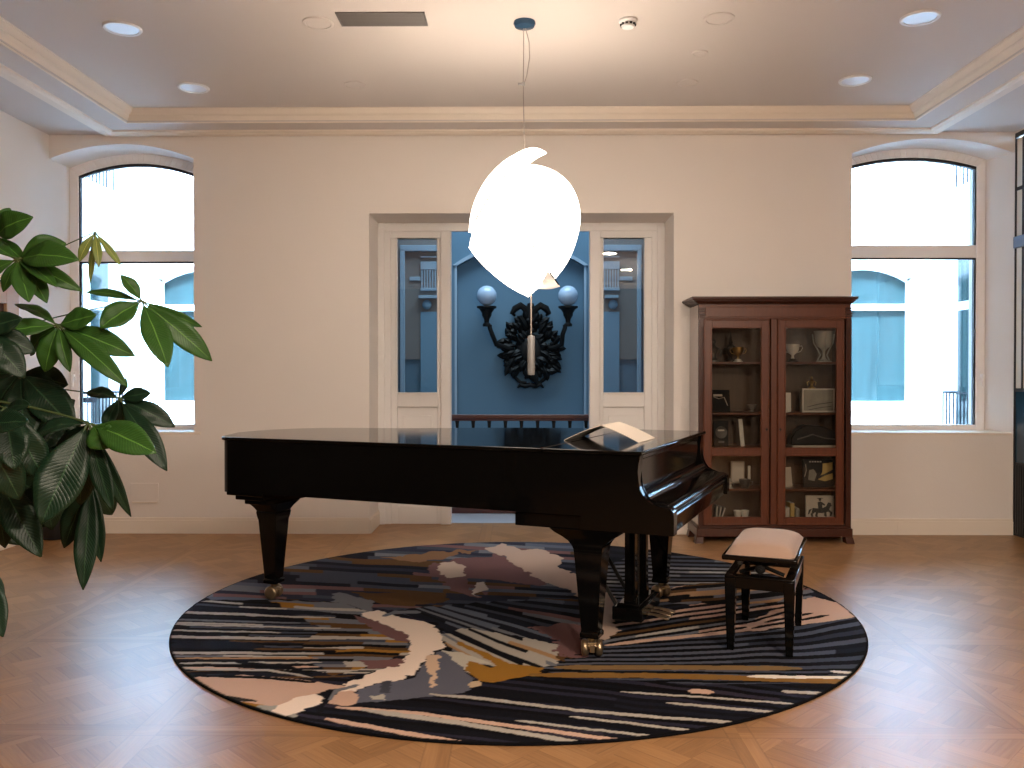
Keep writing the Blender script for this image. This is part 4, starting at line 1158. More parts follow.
def figure_on(name, label, cat, px, Y, z, h, m):
    t = thing(name, label, cat, (spot(px, Y), Y, z))
    b = B(); b.lathe([(h * .30, 0), (h * .30, h * .08), (h * .16, h * .14), (h * .10, h * .3), (h * .18, h * .45), (h * .22, h * .6), (h * .10, h * .72), (h * .06, h * .76)], seg=14); b.obj('body', m, t, smooth=50)
    b = B(); b.ball((0, 0, h * .87), h * .12, 12); b.obj('finial', m, t)
    for sg in (-1, 1):
        b = B(); b.tube([(sg * h * .17, 0, h * .6), (sg * h * .36, 0, h * .5), (sg * h * .30, 0, h * .25)], h * .045, 8); b.obj('handle', m, t)
    return t
figure_on('rounded_ornament', 'pale round-topped ornament at left end of top left shelf', 'ornament', 713, 7.40, SH['top'], .20, M['pewter'])

def flat(name, label, cat, px, Y, z, w, h, tilt, m_front, m_frame, fr=.015, th=.02, lean=0.0, roll=0.0, extra=None):
    """an upright flat thing standing on a shelf, leaning back a little"""
    t = thing(name, label, cat, (spot(px, Y), Y, z), tilt)
    t.rotation_euler = (-lean, roll, tilt)
    b = B(); b.box(-w / 2, w / 2, 0, th, 0, h); b.obj('backing', m_frame, t, bevel=.002, smooth=0)
    b = B(); b.box(-w / 2 + fr, w / 2 - fr, -.002, 0, fr, h - fr); b.obj('face', m_front, t, smooth=0)
    if extra: extra(t, w, h)
    return t
def framed_marks(t, w, h):
    b = B()
    b.tube([(-w * .35, -.004, h * .68), (-w * .1, -.004, h * .60), (w * .2, -.004, h * .66), (w * .36, -.004, h * .28)], .004, 6)
    b.box(-w * .36, w * .10, -.005, -.002, h * .70, h * .80)
    b.obj('print', M['card'], t)
flat('picture_frame', 'black framed picture leaning at left end of second shelf', 'picture', 721, 7.33, SH['second'], .175, .19, radians(12), M['blackgloss'], M['blackgloss'], .012, lean=.12, extra=framed_marks)
t = thing('crystal_bowl', 'small crystal bowl on second shelf beside black framed picture', 'bowl', (spot(752), 7.38, SH['second']))
b = B(); b.lathe([(.02, 0), (.022, .006), (.012, .014), (.03, .03), (.045, .06), (.047, .062), (.03, .036), (.006, .02)], seg=20); b.obj('bowl', M['crystal'], t)
def tin_marks(t, w, h):
    b = B(); b.box(-w * .24, w * .22, -.004, -.002, h * .60, h * .66); b.obj('lettering_band', M['porcelain'], t, smooth=0)
    b = B(); b.lathe([(w * .36, -.003), (w * .40, -.005), (w * .42, -.003)], (0, 0, h * .55), 24, 'y'); b.obj('ring_print', M['pewter'], t)
    b = B(); b.box(-w * .2, w * .2, -.004, -.002, h * .14, h * .22); b.obj('lower_band', M['pewter'], t, smooth=0)
flat('black_plaque', 'black plaque with pale band of lettering below black framed picture', 'plaque', 721.5, 7.34, SH['third'], .125, .22, radians(6), M['blackgloss'], M['blackgloss'], .006, lean=.06, extra=tin_marks)
flat('white_card', 'tall narrow white card leaning on third shelf left side', 'card', 743, 7.36, SH['third'], .035, .235, 0, M['porcelain'], M['porcelain'], .003, th=.012, lean=.05, roll=radians(-5))
flat('white_card', 'small white card at left end of second right shelf', 'card', 788.5, 7.34, SH['second'], .045, .165, 0, M['porcelain'], M['porcelain'], .003, th=.01, lean=.05)
def box_marks(t, w, h):
    b = B()
    b.tube([(-w * .35, -.003, h * .22), (0, -.003, h * .34), (w * .42, -.003, h * .42)], .003, 6); b.tube([(-w * .3, -.003, h * .1), (w * .1, -.003, h * .2), (w * .4, -.003, h * .25)], .0025, 6)
    b.obj('drawing', M['ink'], t)
flat('print_box', 'wide pale printed box on second right shelf under gilt figurine', 'box', 818.5, 7.32, SH['second'] , .275, .20, 0, M['photo'], M['porcelain'], .012, th=.07, extra=box_marks)
figure_on('gilt_figurine', 'tiny gilt figurine trophy standing on the pale printed box', 'figurine', 811.5, 7.355, SH['second'] + .20, .105, M['gold'])
# dark model car like lump: dark leather case and a pale book on third right shelf
t = thing('curved_case', 'black curved case lying on third shelf behind the right door', 'case', (spot(812), 7.36, SH['third'] + .016))
b = B(); b.prism([(-.20, 0), (.20, 0), (.20, .08), (.15, .13), (.05, .165), (-.08, .17), (-.16, .12), (-.20, .06)], -.06, .06, 'y'); b.obj('case_body', M['blackgloss'], t, bevel=.01)
b = B(); b.tube([(-.15, -.064, .05), (-.02, -.064, .09), (.08, -.064, .06), (.18, -.064, .05)], .006, 6); b.obj('strap', M['pewter'], t)
t = tag(B().box(spot(788.5), spot(833), 7.26, 7.44, SH['third'], SH['third'] + .015).obj('flat_book', M['card'], bevel=.002), 'thin pale book lying flat under the black curved case', 'book')

# lower left
flat('photo_card', 'pale photograph card standing on fourth shelf behind small cups', 'photograph', 738, 7.42, SH['fourth'] + .02, .115, .19, 0, M['porcelain'], M['card'], .01, extra=None)
flat('white_card', 'slim white card standing right of the photograph card', 'card', 749.5, 7.36, SH['fourth'] + .05, .022, .13, 0, M['porcelain'], M['porcelain'], .002, th=.012)
bpy.data.objects[-1] if False else None
figure_on('silver_ornament', 'small bright silver ornament on fourth shelf left of photograph card', 'ornament', 730.5, 7.28, SH['fourth'], .085, M['silver'])
t = thing('teacup', 'dull grey cup in front of the photograph card', 'cup', (spot(742), 7.28, SH['fourth']))
b = B(); b.lathe([(.025, 0), (.03, .004), (.045, .05), (.05, .075), (.046, .075), (.03, .02), (.005, .012)], seg=20); b.obj('cup_body', M['pewter'], t)
b = B(); b.tube([(.045, 0, .06), (.068, 0, .055), (.062, 0, .03), (.038, 0, .024)], .005, 8); b.obj('handle', M['pewter'], t)
for px, lab in ((738, 'white porcelain bowl on cabinet floor, nearer the fanned booklets'), (745.2, 'white porcelain bowl on cabinet floor, nearer the door stile')):
    t = thing('porcelain_bowl', lab, 'bowl', (spot(px, 7.30), 7.30, SH['bottom'] + .0), 0, 'white bowls on the cabinet floor')
    b = B(); b.lathe([(.020, 0), (.022, .03), (.030, .05), (.036, .085), (.034, .088), (.026, .06), (.004, .04)], seg=20); b.obj('bowl', M['porcelain'], t)
    b = B(); b.lathe([(.022, 0), (.023, .012)], seg=20); b.obj('foot_ring', M['porcelain'], t)
for k2 in range(3):
    t = flat('booklet', ['slim grey booklet standing upright at left of cabinet floor, first of three', 'slim grey booklet tilting in the middle of the fanned three', 'slim grey booklet tilting most at right of the fanned three'][k2],
             'booklet', 716.6 + k2 * 2.4, 7.30 + .02 * k2, SH['bottom'], .016, .125 - .008 * k2, 0, M['card'], M['pewter'], .002, th=.09, roll=radians(4 + 7 * k2))
# lower right
flat('cream_card', 'cream card with soft grey print at left end of fourth right shelf', 'card', 788.5, 7.34, SH['fourth'] + .0, .075, .17, 0, M['card'], M['card'], .004, th=.01, lean=.05, roll=radians(-4))
def cover_marks(t, w, h):
    b = B(); b.prism([(-w * .02, h * .28), (w * .12, h * .55), (w * .14, h * .86), (w * .46, h * .90), (w * .46, h * .30), (w * .2, h * .22)], -.004, -.002, 'y'); b.obj('yellow_print', M['yellow'], t, smooth=0)
    b = B(); b.prism([(-w * .02, h * .30), (w * .2, h * .42), (w * .46, h * .52), (w * .46, h * .64), (w * .22, h * .50), (-w * .0, h * .40)], -.006, -.004, 'y'); b.obj('dark_band', M['ink'], t, smooth=0)
    b = B(); b.prism([(-w * .34, h * .28), (-w * .30, h * .62), (-w * .16, h * .66), (-w * .06, h * .48), (-w * .14, h * .22)], -.004, -.002, 'y'); b.obj('figure_print', M['photo'], t, smooth=0)
    b = B()
    for q in range(5): b.box(-w * .30 + q * w * .085, -w * .245 + q * w * .085, -.004, -.002, h * .90, h * .95)
    b.obj('title_print', M['porcelain'], t, smooth=0)
    b = B(); b.tube([(-w * .46, -.004, h * .38), (-w * .40, -.004, h * .60), (-w * .42, -.004, h * .84)], .003, 6); b.obj('curved_line', M['card'], t)
flat('book', 'black covered book with yellow print standing on fourth right shelf', 'book', 819, 7.33, SH['fourth'] + .0, .26, .235, 0, M['blackgloss'], M['blackgloss'], .003, th=.02, lean=.06, extra=cover_marks)
for k2, (px, h, m, lab) in enumerate(((788, .11, 'card', 'short tan book on cabinet floor right side, leftmost spine'), (793, .145, 'yellow', 'tallest yellowish book spine on cabinet floor right side'), (798, .10, 'photo', 'short grey book spine next to the horse tile'))):
    t = thing('book', lab, 'book', (spot(px, 7.32), 7.32, SH['bottom']), 0, 'books on the cabinet floor')
    b = B(); b.box(-.017, .017, 0, .13, 0, h); b.obj('cover', M[m], t, bevel=.003)
    b = B(); b.box(-.014, .014, .004, .128, h - .002, h + .001); b.obj('pages', M['porcelain'], t, smooth=0)
def horse(t, w, h):
    b = B(); y0, y1 = -.006, -.002
    S_ = lambda l: [(a * w, c * h) for a, c in l]
    b.prism(S_([(-.30, .36), (-.26, .52), (-.10, .50), (.10, .52), (.22, .58), (.30, .74), (.38, .72), (.42, .60), (.36, .56), (.32, .44), (.26, .36), (.06, .32), (-.14, .34)]), y0, y1, 'y')
    for l in ([(-.26, .40), (-.34, .28), (-.30, .12), (-.24, .12), (-.26, .28), (-.18, .36)], [(-.14, .36), (-.18, .22), (-.12, .10), (-.06, .12), (-.10, .24), (-.06, .36)], [(.16, .36), (.14, .22), (.22, .16), (.24, .22), (.22, .36)], [(.26, .40), (.36, .32), (.34, .20), (.40, .20), (.44, .34), (.32, .46)],
              [(-.28, .50), (-.40, .44), (-.44, .26), (-.38, .30), (-.34, .40)], [(-.06, .50), (-.08, .74), (.02, .78), (.08, .70), (.08, .50)], [(.02, .70), (.16, .60), (.18, .66), (.06, .76)]):
        b.prism(S_(l), y0, y1, 'y')
    b.lathe([(.05 * w, y0), (.05 * w, y1)], (0, 0, .85 * h), 14, 'y'); b.box(-.10 * w, .10 * w, y0, y1, .885 * h, .91 * h)
    b.obj('rider_print', M['ink'], t, smooth=0)
flat('horse_tile', 'pale tile with dark rider on horse drawing on cabinet floor', 'tile', 820.5, 7.28, SH['bottom'], .235, .215, 0, M['card'], M['card'], .004, th=.02, lean=.05, extra=horse)

# ------------------------------------------------------------------ pendant lamp
LX, LY, LZ = .03, 5.37, 2.355
cp = on_z(524.5, 22, ZC)
lp = thing('pendant_lamp', 'glowing white petal globe pendant hanging above the piano', 'pendant lamp', (cp.x, cp.y, ZC))
LY = cp.y
sc_ = cp.y / FPX
def LP(cx, cy):                      # crop coordinates of the shade outline -> local x, z
    px, py = 440 + cx / 4.267, 130 + cy / 4.267
    q = on_y(px, py, LY); return (q.x - cp.x, q.z - ZC)
ctr = LP(363, 385); Rl = .345
def petal(name, outline, flip, R_, off=0.0, m=None):
    """shell of a globe cut to an outline; flip = seen from the other side"""
    bm = bmesh.new()
    pts = [LP(*p) for p in outline]
    for _ in range(2):                       # round the gentle bends, keep the pointed tips
        out = []
        for i, p in enumerate(pts):
            a, c = pts[i - 1], pts[(i + 1) % len(pts)]
            u1, u2 = Vector((p[0] - a[0], p[1] - a[1])), Vector((c[0] - p[0], c[1] - p[1]))
            if u1.length < 1e-6 or u2.length < 1e-6 or u1.angle(u2) > radians(42): out.append(p); continue
            out.append((p[0] - u1.x * .25, p[1] - u1.y * .25)); out.append((p[0] + u2.x * .25, p[1] + u2.y * .25))
        pts = out
    # densify outline
    dens = []
    for i, p in enumerate(pts):
        q = pts[(i + 1) % len(pts)]
        n = max(1, int(math.dist(p, q) / .03))
        for k in range(n): dens.append((p[0] + (q[0] - p[0]) * k / n, p[1] + (q[1] - p[1]) * k / n))
    vs = [bm.verts.new((x, 0, z)) for x, z in dens]
    f = bm.faces.new(vs)
    bmesh.ops.triangulate(bm, faces=[f], quad_method='BEAUTY', ngon_method='BEAUTY')
    for _ in range(2):
        bmesh.ops.subdivide_edges(bm, edges=[e for e in bm.edges if e.calc_length() > .035], cuts=1, use_grid_fill=True)
        bmesh.ops.triangulate(bm, faces=bm.faces)
        bmesh.ops.beautify_fill(bm, faces=bm.faces, edges=bm.edges)
    for v in bm.verts:
        dx_, dz_ = (v.co.x - ctr[0]), (v.co.z - ctr[1]) * .93
        r2 = dx_ * dx_ + dz_ * dz_
        d = sqrt(max(R_ * R_ - r2, 0)) if r2 < R_ * R_ else -.35 * (sqrt(r2) - R_)
        v.co.y = (d + off) if flip else -(d + off)
        k = (LY + v.co.y) / LY                   # keep the surveyed outline whatever the depth of the shell
        v.co.x = (v.co.x + cp.x) * k - cp.x; v.co.z = (v.co.z + ZC - CAM_H) * k + CAM_H - ZC
    b = B(); b.bm.free(); b.bm = bm
    bmesh.ops.recalc_face_normals(bm, faces=bm.faces)
    return b.obj(name, m or M['shade'], lp, smooth=80, solid=.006)
right = [(300, 172), (370, 150), (430, 152), (500, 180), (550, 225), (582, 280), (600, 360), (592, 430), (572, 500), (540, 570), (490, 635), (440, 560), (380, 462), (340, 335)]
lower = [(288, 180), (330, 310), (372, 450), (430, 550), (460, 597), (434, 655), (414, 676), (376, 712), (300, 672), (220, 610), (160, 550), (125, 500), (140, 440), (150, 400), (200, 300), (250, 230)]
upper = [(125, 437), (130, 370), (150, 300), (185, 230), (230, 172), (280, 128), (330, 98), (370, 80), (400, 75), (430, 82), (454, 98), (410, 120), (370, 150), (300, 190), (240, 240), (180, 330), (148, 395), (138, 438)]
petal('petal', right, False, .352); petal('petal', lower, False, .372, .0); petal('petal', upper, False, .352, -.02)
core_up = [(365, 158), (430, 160), (500, 190), (550, 235), (580, 290), (592, 360), (584, 430), (565, 500), (535, 560), (486, 626), (440, 650), (376, 700), (300, 664), (220, 602), (160, 540), (142, 498), (150, 440), (152, 400), (170, 300), (210, 230), (280, 150), (330, 110)]
petal('petal', core_up, True, .345)
petal('petal', [(458, 600), (487, 632), (512, 668), (470, 680), (414, 677), (432, 655)], False, .374, .0, M['petalend'])
b = B()
def edge(pts, R_, off=0.0, r=.0035):
    out = []
    P_ = [LP(*p) for p in pts]
    for p, q in zip(P_, P_[1:]):
        for k in range(5):
            x, z = p[0] + (q[0] - p[0]) * k / 5, p[1] + (q[1] - p[1]) * k / 5
            dx_, dz_ = x - ctr[0], (z - ctr[1]) * .93; r2 = dx_ * dx_ + dz_ * dz_
            d = sqrt(max(R_ * R_ - r2, 0)) if r2 < R_ * R_ else -.35 * (sqrt(r2) - R_)
            k_ = (LY - d - off) / LY
            out.append(((x + cp.x) * k_ - cp.x, -(d + off), (z + ZC - CAM_H) * k_ + CAM_H - ZC))
    b.tube(out, r, 6)
edge([(288, 180), (330, 310), (372, 450), (430, 550), (487, 632), (512, 668)], .379, .003, .0048)
edge([(138, 408), (200, 300), (250, 230), (288, 182)], .379, .003, .0048)
b.obj('petal_rims', M['shadeedge'], lp)
b = B(); b.lathe([(.004, .0), (.068, -.0), (.070, -.012), (.060, -.03), (.02, -.038), (.006, -.04)], seg=28); b.obj('canopy', M['canopy'], lp)
top = LP(395, 120)
b = B()
cl = on_y(522, 84, LY); cl = (cl.x - cp.x, 0, cl.z - ZC)
b.tube([(-.004, 0, -.035), (-.008, 0, cl[2]), (0.002, 0, ctr[1] + .3), (.004, 0, ctr[1])], .0028, 6)
b.tube([(.006, 0, -.035), (.028, 0, -.12), (.032, 0, -.22), (.014, 0, cl[2] + .05), (-.004, 0, cl[2])], .0024, 6)
b.obj('suspension_cable', M['cable'], lp)
b = B(); b.lathe([(.004, -.012), (.010, -.010), (.010, .010), (.004, .012)], (-.008, 0, cl[2]), 10); b.box(-.04, -.005, -.006, .006, cl[2] - .006, cl[2] + .006); b.obj('cable_clamp', M['nickel'], lp)
bt, bb_ = on_y(531.2, 336, LY), on_y(531.2, 375, LY)
b = B(); x = bt.x - cp.x
b.tube([(x, 0, ctr[1] - .3), (x, 0, bt.z - ZC)], .0045, 8); b.obj('lower_cable', M['cable'], lp)
b = B(); b.lathe([(.005, bt.z - ZC + .004), (.021, bt.z - ZC), (.023, bt.z - ZC - .01), (.023, bb_.z - ZC + .01), (.021, bb_.z - ZC), (.004, bb_.z - ZC - .002)], (x, 0, 0), 20); b.obj('counterweight', M['nickel'], lp)

# ------------------------------------------------------------------ ceiling fittings
def disc(px, py, r, name, label, face, ring, grp, depth=.012):
    p = on_z(px, py, ZC)
    t = thing(name, label, 'ceiling light' if face is not M['ceiling'] else 'ceiling disc', (p.x, p.y, ZC), 0, grp)
    b = B(); b.lathe([(r * .80, -.002), (r * .82, -depth), (r * .95, -depth), (r, -.004), (r, 0), (r * .8, 0)], seg=40); b.obj('rim', ring, t)
    b = B(); b.lathe([(.003, -.001), (r * .80, -.001), (r * .80, -depth * .55), (.003, -depth * .6)], seg=40); b.obj('diffuser', face, t)
disc(122.5, 28, .118, 'downlight', 'larger white round ceiling light in upper left corner of photo', M['diffuser'], M['white'], 'white downlights in the ceiling')
disc(193.5, 87.5, .118, 'downlight', 'white round ceiling light nearer the left arched window', M['diffuser'], M['white'], 'white downlights in the ceiling')
disc(920, 17.5, .118, 'downlight', 'larger white round ceiling light in upper right corner of photo', M['diffuser'], M['white'], 'white downlights in the ceiling')
disc(855, 80, .118, 'downlight', 'white round ceiling light nearer the right arched window', M['diffuser'], M['white'], 'white downlights in the ceiling')
for px, py, r, lab in ((318, 23, .098, 'faint round speaker grille in ceiling beside the grey vent'), (355, 85, .085, 'faint round ceiling disc below and left of the grey vent, nearer the back wall'),
                       (719, 18.5, .095, 'faint round ceiling disc right of the smoke detector'), (700, 53, .055, 'smallest faint round ceiling disc between two larger ones'), (687, 83, .085, 'faint round ceiling disc nearest the cornice, right of pendant')):
    disc(px, py, r, 'ceiling_disc', lab, M['ceiling'], M['ceiling'], 'ceiling coloured discs in the ceiling', .007)
a, c = on_z(335, 12, ZC), on_z(428, 25, ZC)
vt = thing('ceiling_vent', 'long grey rectangular ventilation grille in the ceiling', 'vent', ((a.x + c.x) / 2, (a.y + c.y) / 2, ZC))
hw, hd = abs(c.x - a.x) / 2, abs(c.y - a.y) / 2
b = B(); b.box(-hw, hw, -hd, -hd + .012, -.008, 0); b.box(-hw, hw, hd - .012, hd, -.008, 0); b.box(-hw, -hw + .012, -hd, hd, -.008, 0); b.box(hw - .012, hw, -hd, hd, -.008, 0); b.obj('vent_frame', M['vent'], vt, smooth=0)
b = B(); b.box(-hw + .012, hw - .012, -hd + .012, hd - .012, -.002, -.0005); b.obj('vent_core', M['gasket'], vt, smooth=0)
n = 9
b = B()
for i in range(n):
    y = -hd + .016 + (2 * hd - .032) * i / (n - 1); b.hexa([(-hw + .012, y - .006, -.003), (hw - .012, y - .006, -.003), (hw - .012, y - .003, -.003), (-hw + .012, y - .003, -.003), (-hw + .012, y + .003, -.009), (hw - .012, y + .003, -.009), (hw - .012, y + .006, -.009), (-hw + .012, y + .006, -.009)])
b.obj('slats', M['vent'], vt, smooth=0)
p = on_z(628, 20, ZC)
sd = thing('smoke_detector', 'small white smoke detector on the ceiling right of the pendant canopy', 'smoke detector', (p.x, p.y, ZC))
b = B(); b.lathe([(.003, 0), (.056, 0), (.058, -.012), (.050, -.022), (.048, -.024)], seg=28); b.obj('base', M['white'], sd)
b = B(); b.lathe([(.040, -.024), (.042, -.040), (.036, -.048), (.003, -.052)], seg=28); b.obj('sensor_cap', M['white'], sd)
b = B()
for i in range(10):
    t_ = 2 * pi * i / 10
    b.box(.042 * cos(t_) - .008, .042 * cos(t_) + .008, .042 * sin(t_) - .008, .042 * sin(t_) + .008, -.037, -.026)
b.obj('vents', M['gasket'], sd, smooth=0)

# ------------------------------------------------------------------ wall panel, planter, framed picture
p0, p1 = on_y(131, 483, YW), on_y(159, 503, YW)
t = thing('access_panel', 'flush wall coloured access panel low on wall below left window', 'panel', ((p0.x + p1.x) / 2, YW, p1.z))
w2, h2 = (p1.x - p0.x) / 2, p0.z - p1.z
b = B(); b.box(-w2, w2, -.008, 0, 0, h2); b.obj('cover', M['wall'], t, bevel=.003, smooth=0)
b = B(); b.box(-w2 + .012, w2 - .012, -.014, -.008, 0, .012); b.obj('lower_lip', M['trim'], t, smooth=0)
pp = on_z(56, 538, 0)
t = thing('planter', 'plain black round planter on the floor near wall behind the leaves', 'planter', (pp.x, 7.33, 0))
b = B(); b.lathe([(.003, 0), (.105, 0), (.115, .02), (.135, .30), (.14, .34), (.125, .34), (.12, .30), (.003, .29)], seg=32); b.obj('pot', M['pot'], t, smooth=40)
b = B(); b.lathe([(.003, .285), (.119, .292)], seg=24); b.obj('soil', M['soil'], t)
t = thing('wall_picture', 'pale oak framed dark picture on left wall behind the plant', 'picture', (XL, 6.30, 1.25))
f0, f1 = -.70, .70; hh = .89
b = B(); b.box(0, .055, f1 - .17, f1, 0, hh); b.box(0, .055, f0, f0 + .17, 0, hh); b.box(0, .055, f0 + .17, f1 - .17, hh - .17, hh); b.box(0, .055, f0 + .17, f1 - .17, 0, .17); b.obj('frame', M['tan'], t, bevel=.006, smooth=0)
b = B(); b.box(0, .03, f0 + .17, f1 - .17, .17, hh - .17); b.obj('canvas', M['wooddark'], t, smooth=0)

# ------------------------------------------------------------------ money tree in the left foreground
pl = thing('potted_money_tree', 'large leafy money tree with palmate green leaves at left edge', 'plant', (-2.02, 2.45, 0))
PO = Vector(pl.location)
b = B(); b.lathe([(.003, 0), (.16, 0), (.17, .02), (.21, .36), (.22, .40), (.19, .40), (.185, .36), (.003, .35)], seg=36); b.obj('pot', M['pot'], pl, smooth=40)
b = B(); b.lathe([(.003, .34), (.184, .352)], seg=24); b.obj('soil', M['soil'], pl)
TOP = Vector((.03, .02, 1.30))
b = B()
for k2 in range(3):
    a0 = k2 * 2 * pi / 3; pts = []
    for i in range(26):
        t_ = i / 25; a_ = a0 + t_ * 9; r_ = .035 * (1 - .35 * t_)
        pts.append((r_ * cos(a_) + .03 * t_, r_ * sin(a_) + .02 * t_, .34 + .98 * t_))
    b.tube(pts, [.026 * (1 - .45 * i / 25) for i in range(26)], 10)
b.obj('braided_trunk', M['bark'], pl)

def leaflet(bm, uvl, base, tip, width, nrm, bend, fold=.18, shape=1.0):
    """one blade from base to tip; nrm = rough facing, bend = sag away from nrm"""
    ax = tip - base; L = ax.length; ax.normalize()
    side = ax.cross(nrm)
    if side.length < 1e-4: side = ax.cross(Vector((0, 0, 1)))
    side.normalize(); n = side.cross(ax).normalized()
    NL, NW = 14, 6
    rows = []
    for i in range(NL + 1):
        t = i / NL
        w = width / 2 * (sin(pi * min(1, t ** (1.12 * shape) * .985 + .008))) ** .85
        if t < .04: w = max(w, .0015)
        c = base + ax * (L * t) + n * (bend * L * sin(pi * t))
        row = []
        for j in range(NW + 1):
            u = -1 + 2 * j / NW
            p = c + side * (w * u) + n * (fold * w * abs(u) + .05 * w * sin(t * 19 + 2 * u))
            row.append((bm.verts.new(p), (j / NW, t)))
        rows.append(row)
    for r0, r1 in zip(rows, rows[1:]):
        for j in range(NW):
            q = (r0[j], r0[j + 1], r1[j + 1], r1[j])
            f = bm.faces.new([v for v, _ in q])
            for lp_, (_, uv) in zip(f.loops, q): lp_[uvl].uv = uv
            f.smooth = True

CAMV = Vector((0, 0, CAM_H))
def cluster(hub, tips, m, stalk_from=None, seed=0, stalk_r=.0035):
    """hub: (px, py, Y); tips: (px, py, dY, width_px, tilt)"""
    rnd = random.Random(seed)
    H_ = on_y(hub[0], hub[1], hub[2])
    bm = bmesh.new(); uvl = bm.loops.layers.uv.new('leaf')
    st = B()
    for tp in tips:
        T_ = on_y(tp[0], tp[1], hub[2] + tp[2])
        tilt = tp[4] if len(tp) > 4 else rnd.uniform(-.5, .5)
        view = (CAMV - (H_ + T_) / 2).normalized()
        ax = (T_ - H_).normalized()
        up = (view + Vector((0, 0, .5))).normalized()
        nrm = Matrix.Rotation(tilt, 3, ax) @ up
        wm = tp[3] * hub[2] / FPX / max(.55, cos(tilt))
        bs = H_ + (T_ - H_) * .07
        bend = tp[5] if len(tp) > 5 else rnd.uniform(.02, .10)
        leaflet(bm, uvl, bs - PO, T_ - PO, wm, nrm, bend)
        st.tube([H_ - PO, (H_ + bs) / 2 - PO, bs + (T_ - H_) * .03 - PO], [.0035, .003, .002], 6)
    me = bpy.data.meshes.new('leaf'); bm.to_mesh(me); bm.free(); me.materials.append(m)
    o = bpy.data.objects.new('leaf', me); COL.objects.link(o); o.parent = pl
    md = o.modifiers.new('thickness', 'SOLIDIFY'); md.thickness = .0012
    # the stalk back to the trunk top
    s0 = stalk_from if stalk_from is not None else TOP
    e = H_ - PO; mid = (s0 + e) / 2 + Vector((0, 0, .10))
    pts = []
    for i in range(11):
        t = i / 10; pts.append(s0 * (1 - t) ** 2 + mid * 2 * t * (1 - t) + e * t * t)
    st.tube(pts, [.0026 - .001 * i / 10 for i in range(11)], 8)
    st.obj('stalk', M['stalk'], o)
    return o

L_, D_, Yg = M['leaf'], M['leafdark'], M['leafyoung']
cluster((142, 301, 2.35), [(86, 292, .02, 11, .2, .06), (121, 275, -.02, 15, .3, .05), (100, 328, -.08, 27, .1, .06), (168, 367, -.10, 27, -.1, .04), (212, 361, .05, 24, .2, .09), (202, 327, .08, 10, .5, .08)], L_, seed=1)
cluster((95, 232, 2.6), [(79, 262, -.02, 10, .2), (99, 267, -.04, 9, 0), (121, 266, .0, 8, -.2), (90, 283, .03, 6, .2)], Yg, seed=2)
cluster((17, 259, 2.25), [(79, 260, -.05, 30, .1, .12), (66, 243, .05, 28, .4, .14), (82, 291, .02, 17, .3, .10), (57, 287, -.06, 16, -.2, .06), (29, 302, -.06, 22, 0, .03), (47, 303, -.02, 20, -.3, .04), (3, 292, .0, 12, .3), (-30, 285, 0, 22, .2), (-22, 240, .05, 20, .2)], L_, seed=3)
cluster((-4, 236, 2.3), [(33, 217, -.05, 26, .3, .16), (10, 208, .05, 16, .4), (-40, 225, .0, 24, .2), (-30, 262, -.04, 24, .1), (25, 262, -.03, 14, .2)], L_, seed=4)
cluster((58, 325, 2.3), [(96, 315, -.02, 24, .1, .02), (135, 356, .0, 25, .2, .06), (128, 387, -.06, 20, .2, .10), (3, 332, -.05, 22, .2, .04), (15, 304, .04, 16, .5, .06), (96, 367, .05, 9, .5), (70, 372, -.03, 14, .3), (45, 372, .0, 22, .2), (30, 355, .06, 24, .3)], L_, seed=5)
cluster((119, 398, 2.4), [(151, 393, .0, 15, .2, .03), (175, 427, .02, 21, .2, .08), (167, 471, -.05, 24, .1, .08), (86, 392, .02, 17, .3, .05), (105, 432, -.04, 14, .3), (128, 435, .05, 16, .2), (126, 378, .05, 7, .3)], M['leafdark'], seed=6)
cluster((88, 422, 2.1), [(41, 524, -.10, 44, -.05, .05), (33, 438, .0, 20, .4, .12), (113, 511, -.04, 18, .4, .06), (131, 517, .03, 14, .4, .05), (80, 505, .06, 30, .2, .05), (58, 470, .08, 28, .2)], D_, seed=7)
cluster((92, 424, 2.08), [(156, 453, -.06, 32, .25, .08), (110, 448, -.03, 26, .5, .08)], L_, seed=27)
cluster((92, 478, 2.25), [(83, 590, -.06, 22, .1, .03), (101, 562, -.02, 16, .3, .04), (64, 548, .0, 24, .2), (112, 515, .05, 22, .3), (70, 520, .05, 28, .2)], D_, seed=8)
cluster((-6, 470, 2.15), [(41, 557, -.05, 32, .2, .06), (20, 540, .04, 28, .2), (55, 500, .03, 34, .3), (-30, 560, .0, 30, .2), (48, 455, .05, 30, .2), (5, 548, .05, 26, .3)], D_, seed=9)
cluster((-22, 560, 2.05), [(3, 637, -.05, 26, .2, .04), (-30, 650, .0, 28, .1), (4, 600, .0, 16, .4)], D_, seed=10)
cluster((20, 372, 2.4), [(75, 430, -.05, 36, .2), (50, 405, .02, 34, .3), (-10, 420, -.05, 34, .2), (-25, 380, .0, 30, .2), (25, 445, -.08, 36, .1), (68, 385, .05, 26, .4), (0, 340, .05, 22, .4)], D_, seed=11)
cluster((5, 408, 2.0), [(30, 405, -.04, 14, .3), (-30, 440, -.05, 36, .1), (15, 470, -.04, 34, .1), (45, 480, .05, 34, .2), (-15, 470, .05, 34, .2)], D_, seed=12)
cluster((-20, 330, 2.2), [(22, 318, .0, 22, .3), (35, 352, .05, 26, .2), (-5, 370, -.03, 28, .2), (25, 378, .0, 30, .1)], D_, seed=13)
cluster((-18, 428, 1.95), [(29, 422, -.05, 28, .1, .08), (28, 452, .05, 26, .3), (-10, 480, 0, 30, .2), (20, 500, .06, 34, .2)], D_, seed=14)
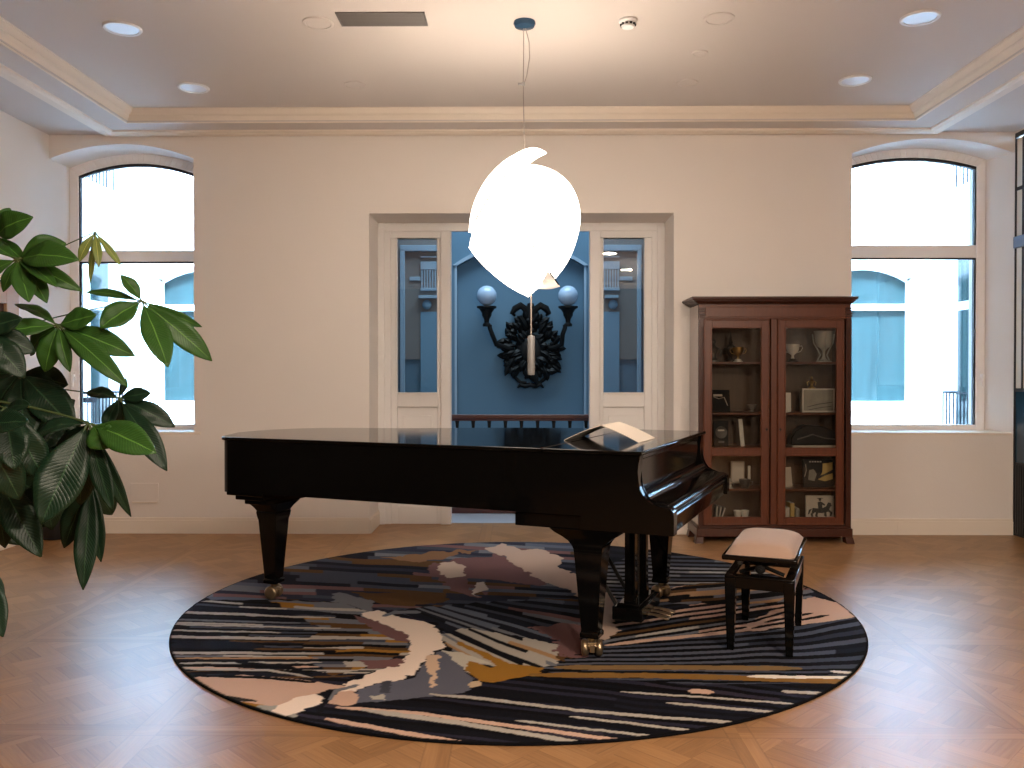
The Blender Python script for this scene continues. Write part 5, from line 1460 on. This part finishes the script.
cluster((40, 452, 2.5), [(75, 500, .0, 34, .2), (95, 470, .02, 28, .3), (52, 530, .0, 34, .1), (20, 520, -.02, 34, .2), (5, 480, .0, 34, .2), (60, 420, .05, 26, .2)], D_, seed=15)

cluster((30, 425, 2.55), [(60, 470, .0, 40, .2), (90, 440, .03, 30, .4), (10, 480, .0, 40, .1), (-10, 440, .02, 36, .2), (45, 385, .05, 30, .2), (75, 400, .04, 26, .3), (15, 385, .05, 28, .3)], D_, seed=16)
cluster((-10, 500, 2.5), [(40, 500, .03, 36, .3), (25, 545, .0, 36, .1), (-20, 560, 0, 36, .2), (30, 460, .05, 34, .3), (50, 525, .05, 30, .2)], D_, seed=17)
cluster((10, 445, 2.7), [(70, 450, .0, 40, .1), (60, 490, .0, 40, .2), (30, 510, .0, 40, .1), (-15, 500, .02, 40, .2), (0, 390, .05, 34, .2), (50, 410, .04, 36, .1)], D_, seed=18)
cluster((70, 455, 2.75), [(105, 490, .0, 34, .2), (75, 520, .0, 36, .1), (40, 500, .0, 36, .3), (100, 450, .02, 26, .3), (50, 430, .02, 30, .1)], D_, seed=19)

# ------------------------------------------------------------------ light
w = bpy.data.worlds.new('sky'); S.world = w; w.use_nodes = True
nt = w.node_tree; bg = nt.nodes['Background']
bg.inputs[0].default_value = (0.50, 0.73, 1.0, 1); bg.inputs[1].default_value = 30.0
sl = bpy.data.lights.new('sun', 'SUN'); sl.energy = 100; sl.angle = radians(12); sl.color = (.56, .77, 1.0)
so = bpy.data.objects.new('sun', sl); COL.objects.link(so); so.rotation_euler = (radians(30), 0, 0); so.location = (0, 0, 12)

def area(name, loc, rot, sx, sy, e, col, portal=False):
    l = bpy.data.lights.new(name, 'AREA'); l.shape = 'RECTANGLE'; l.size = sx; l.size_y = sy; l.energy = e; l.color = col
    o = bpy.data.objects.new(name, l); COL.objects.link(o); o.location = loc; o.rotation_euler = rot
    if portal: l.cycles.is_portal = True
    return o
area('assumed_skylight', (0, 9.9, 5.15), (0, 0, 0), 2.6, 1.6, 165, (0.66, 0.86, 1.0))  # area light added for an assumed skylight, under the closed hall ceiling
# assumed lamps near the camera: unseen fill lights added under the ceiling, without fittings
for x, y in ((1.6, .6), (2.2, -1.8), (.4, -.6)):
    l = area('ceiling_fill_light', (x, y, ZC - .012), (0, 0, 0), .24, .24, 125, (1.0, 0.84, 0.68)); l.data.shape = 'DISK'
pl_ = bpy.data.lights.new('rear_fill_light', 'POINT'); pl_.energy = 330; pl_.color = (1.0, 0.84, 0.68); pl_.shadow_soft_size = .33   # unseen fill light added behind the camera to brighten the lower walls
plo = bpy.data.objects.new('rear_fill_light', pl_); COL.objects.link(plo); pl_.energy = 360; plo.location = (2.9, -1.5, 2.3)
# open tops of the two courtyards
area('court_portal', (-4.35, 10.55, 6.95), (0, 0, 0), 3.2, 4.8, 0, (1, 1, 1), True)
area('court_portal', (4.35, 10.55, 6.95), (0, 0, 0), 3.2, 4.8, 0, (1, 1, 1), True)

# ------------------------------------------------------------------ output
S.view_settings.view_transform = 'Standard'
S.view_settings.look = 'None'
S.view_settings.gamma = 1.0
S.view_settings.exposure = 0.0
S.view_settings.use_curve_mapping = False
S.cycles.use_denoising = True
S.cycles.max_bounces = 12
S.cycles.diffuse_bounces = 6
S.cycles.transparent_max_bounces = 16
S.cycles.sample_clamp_indirect = 8
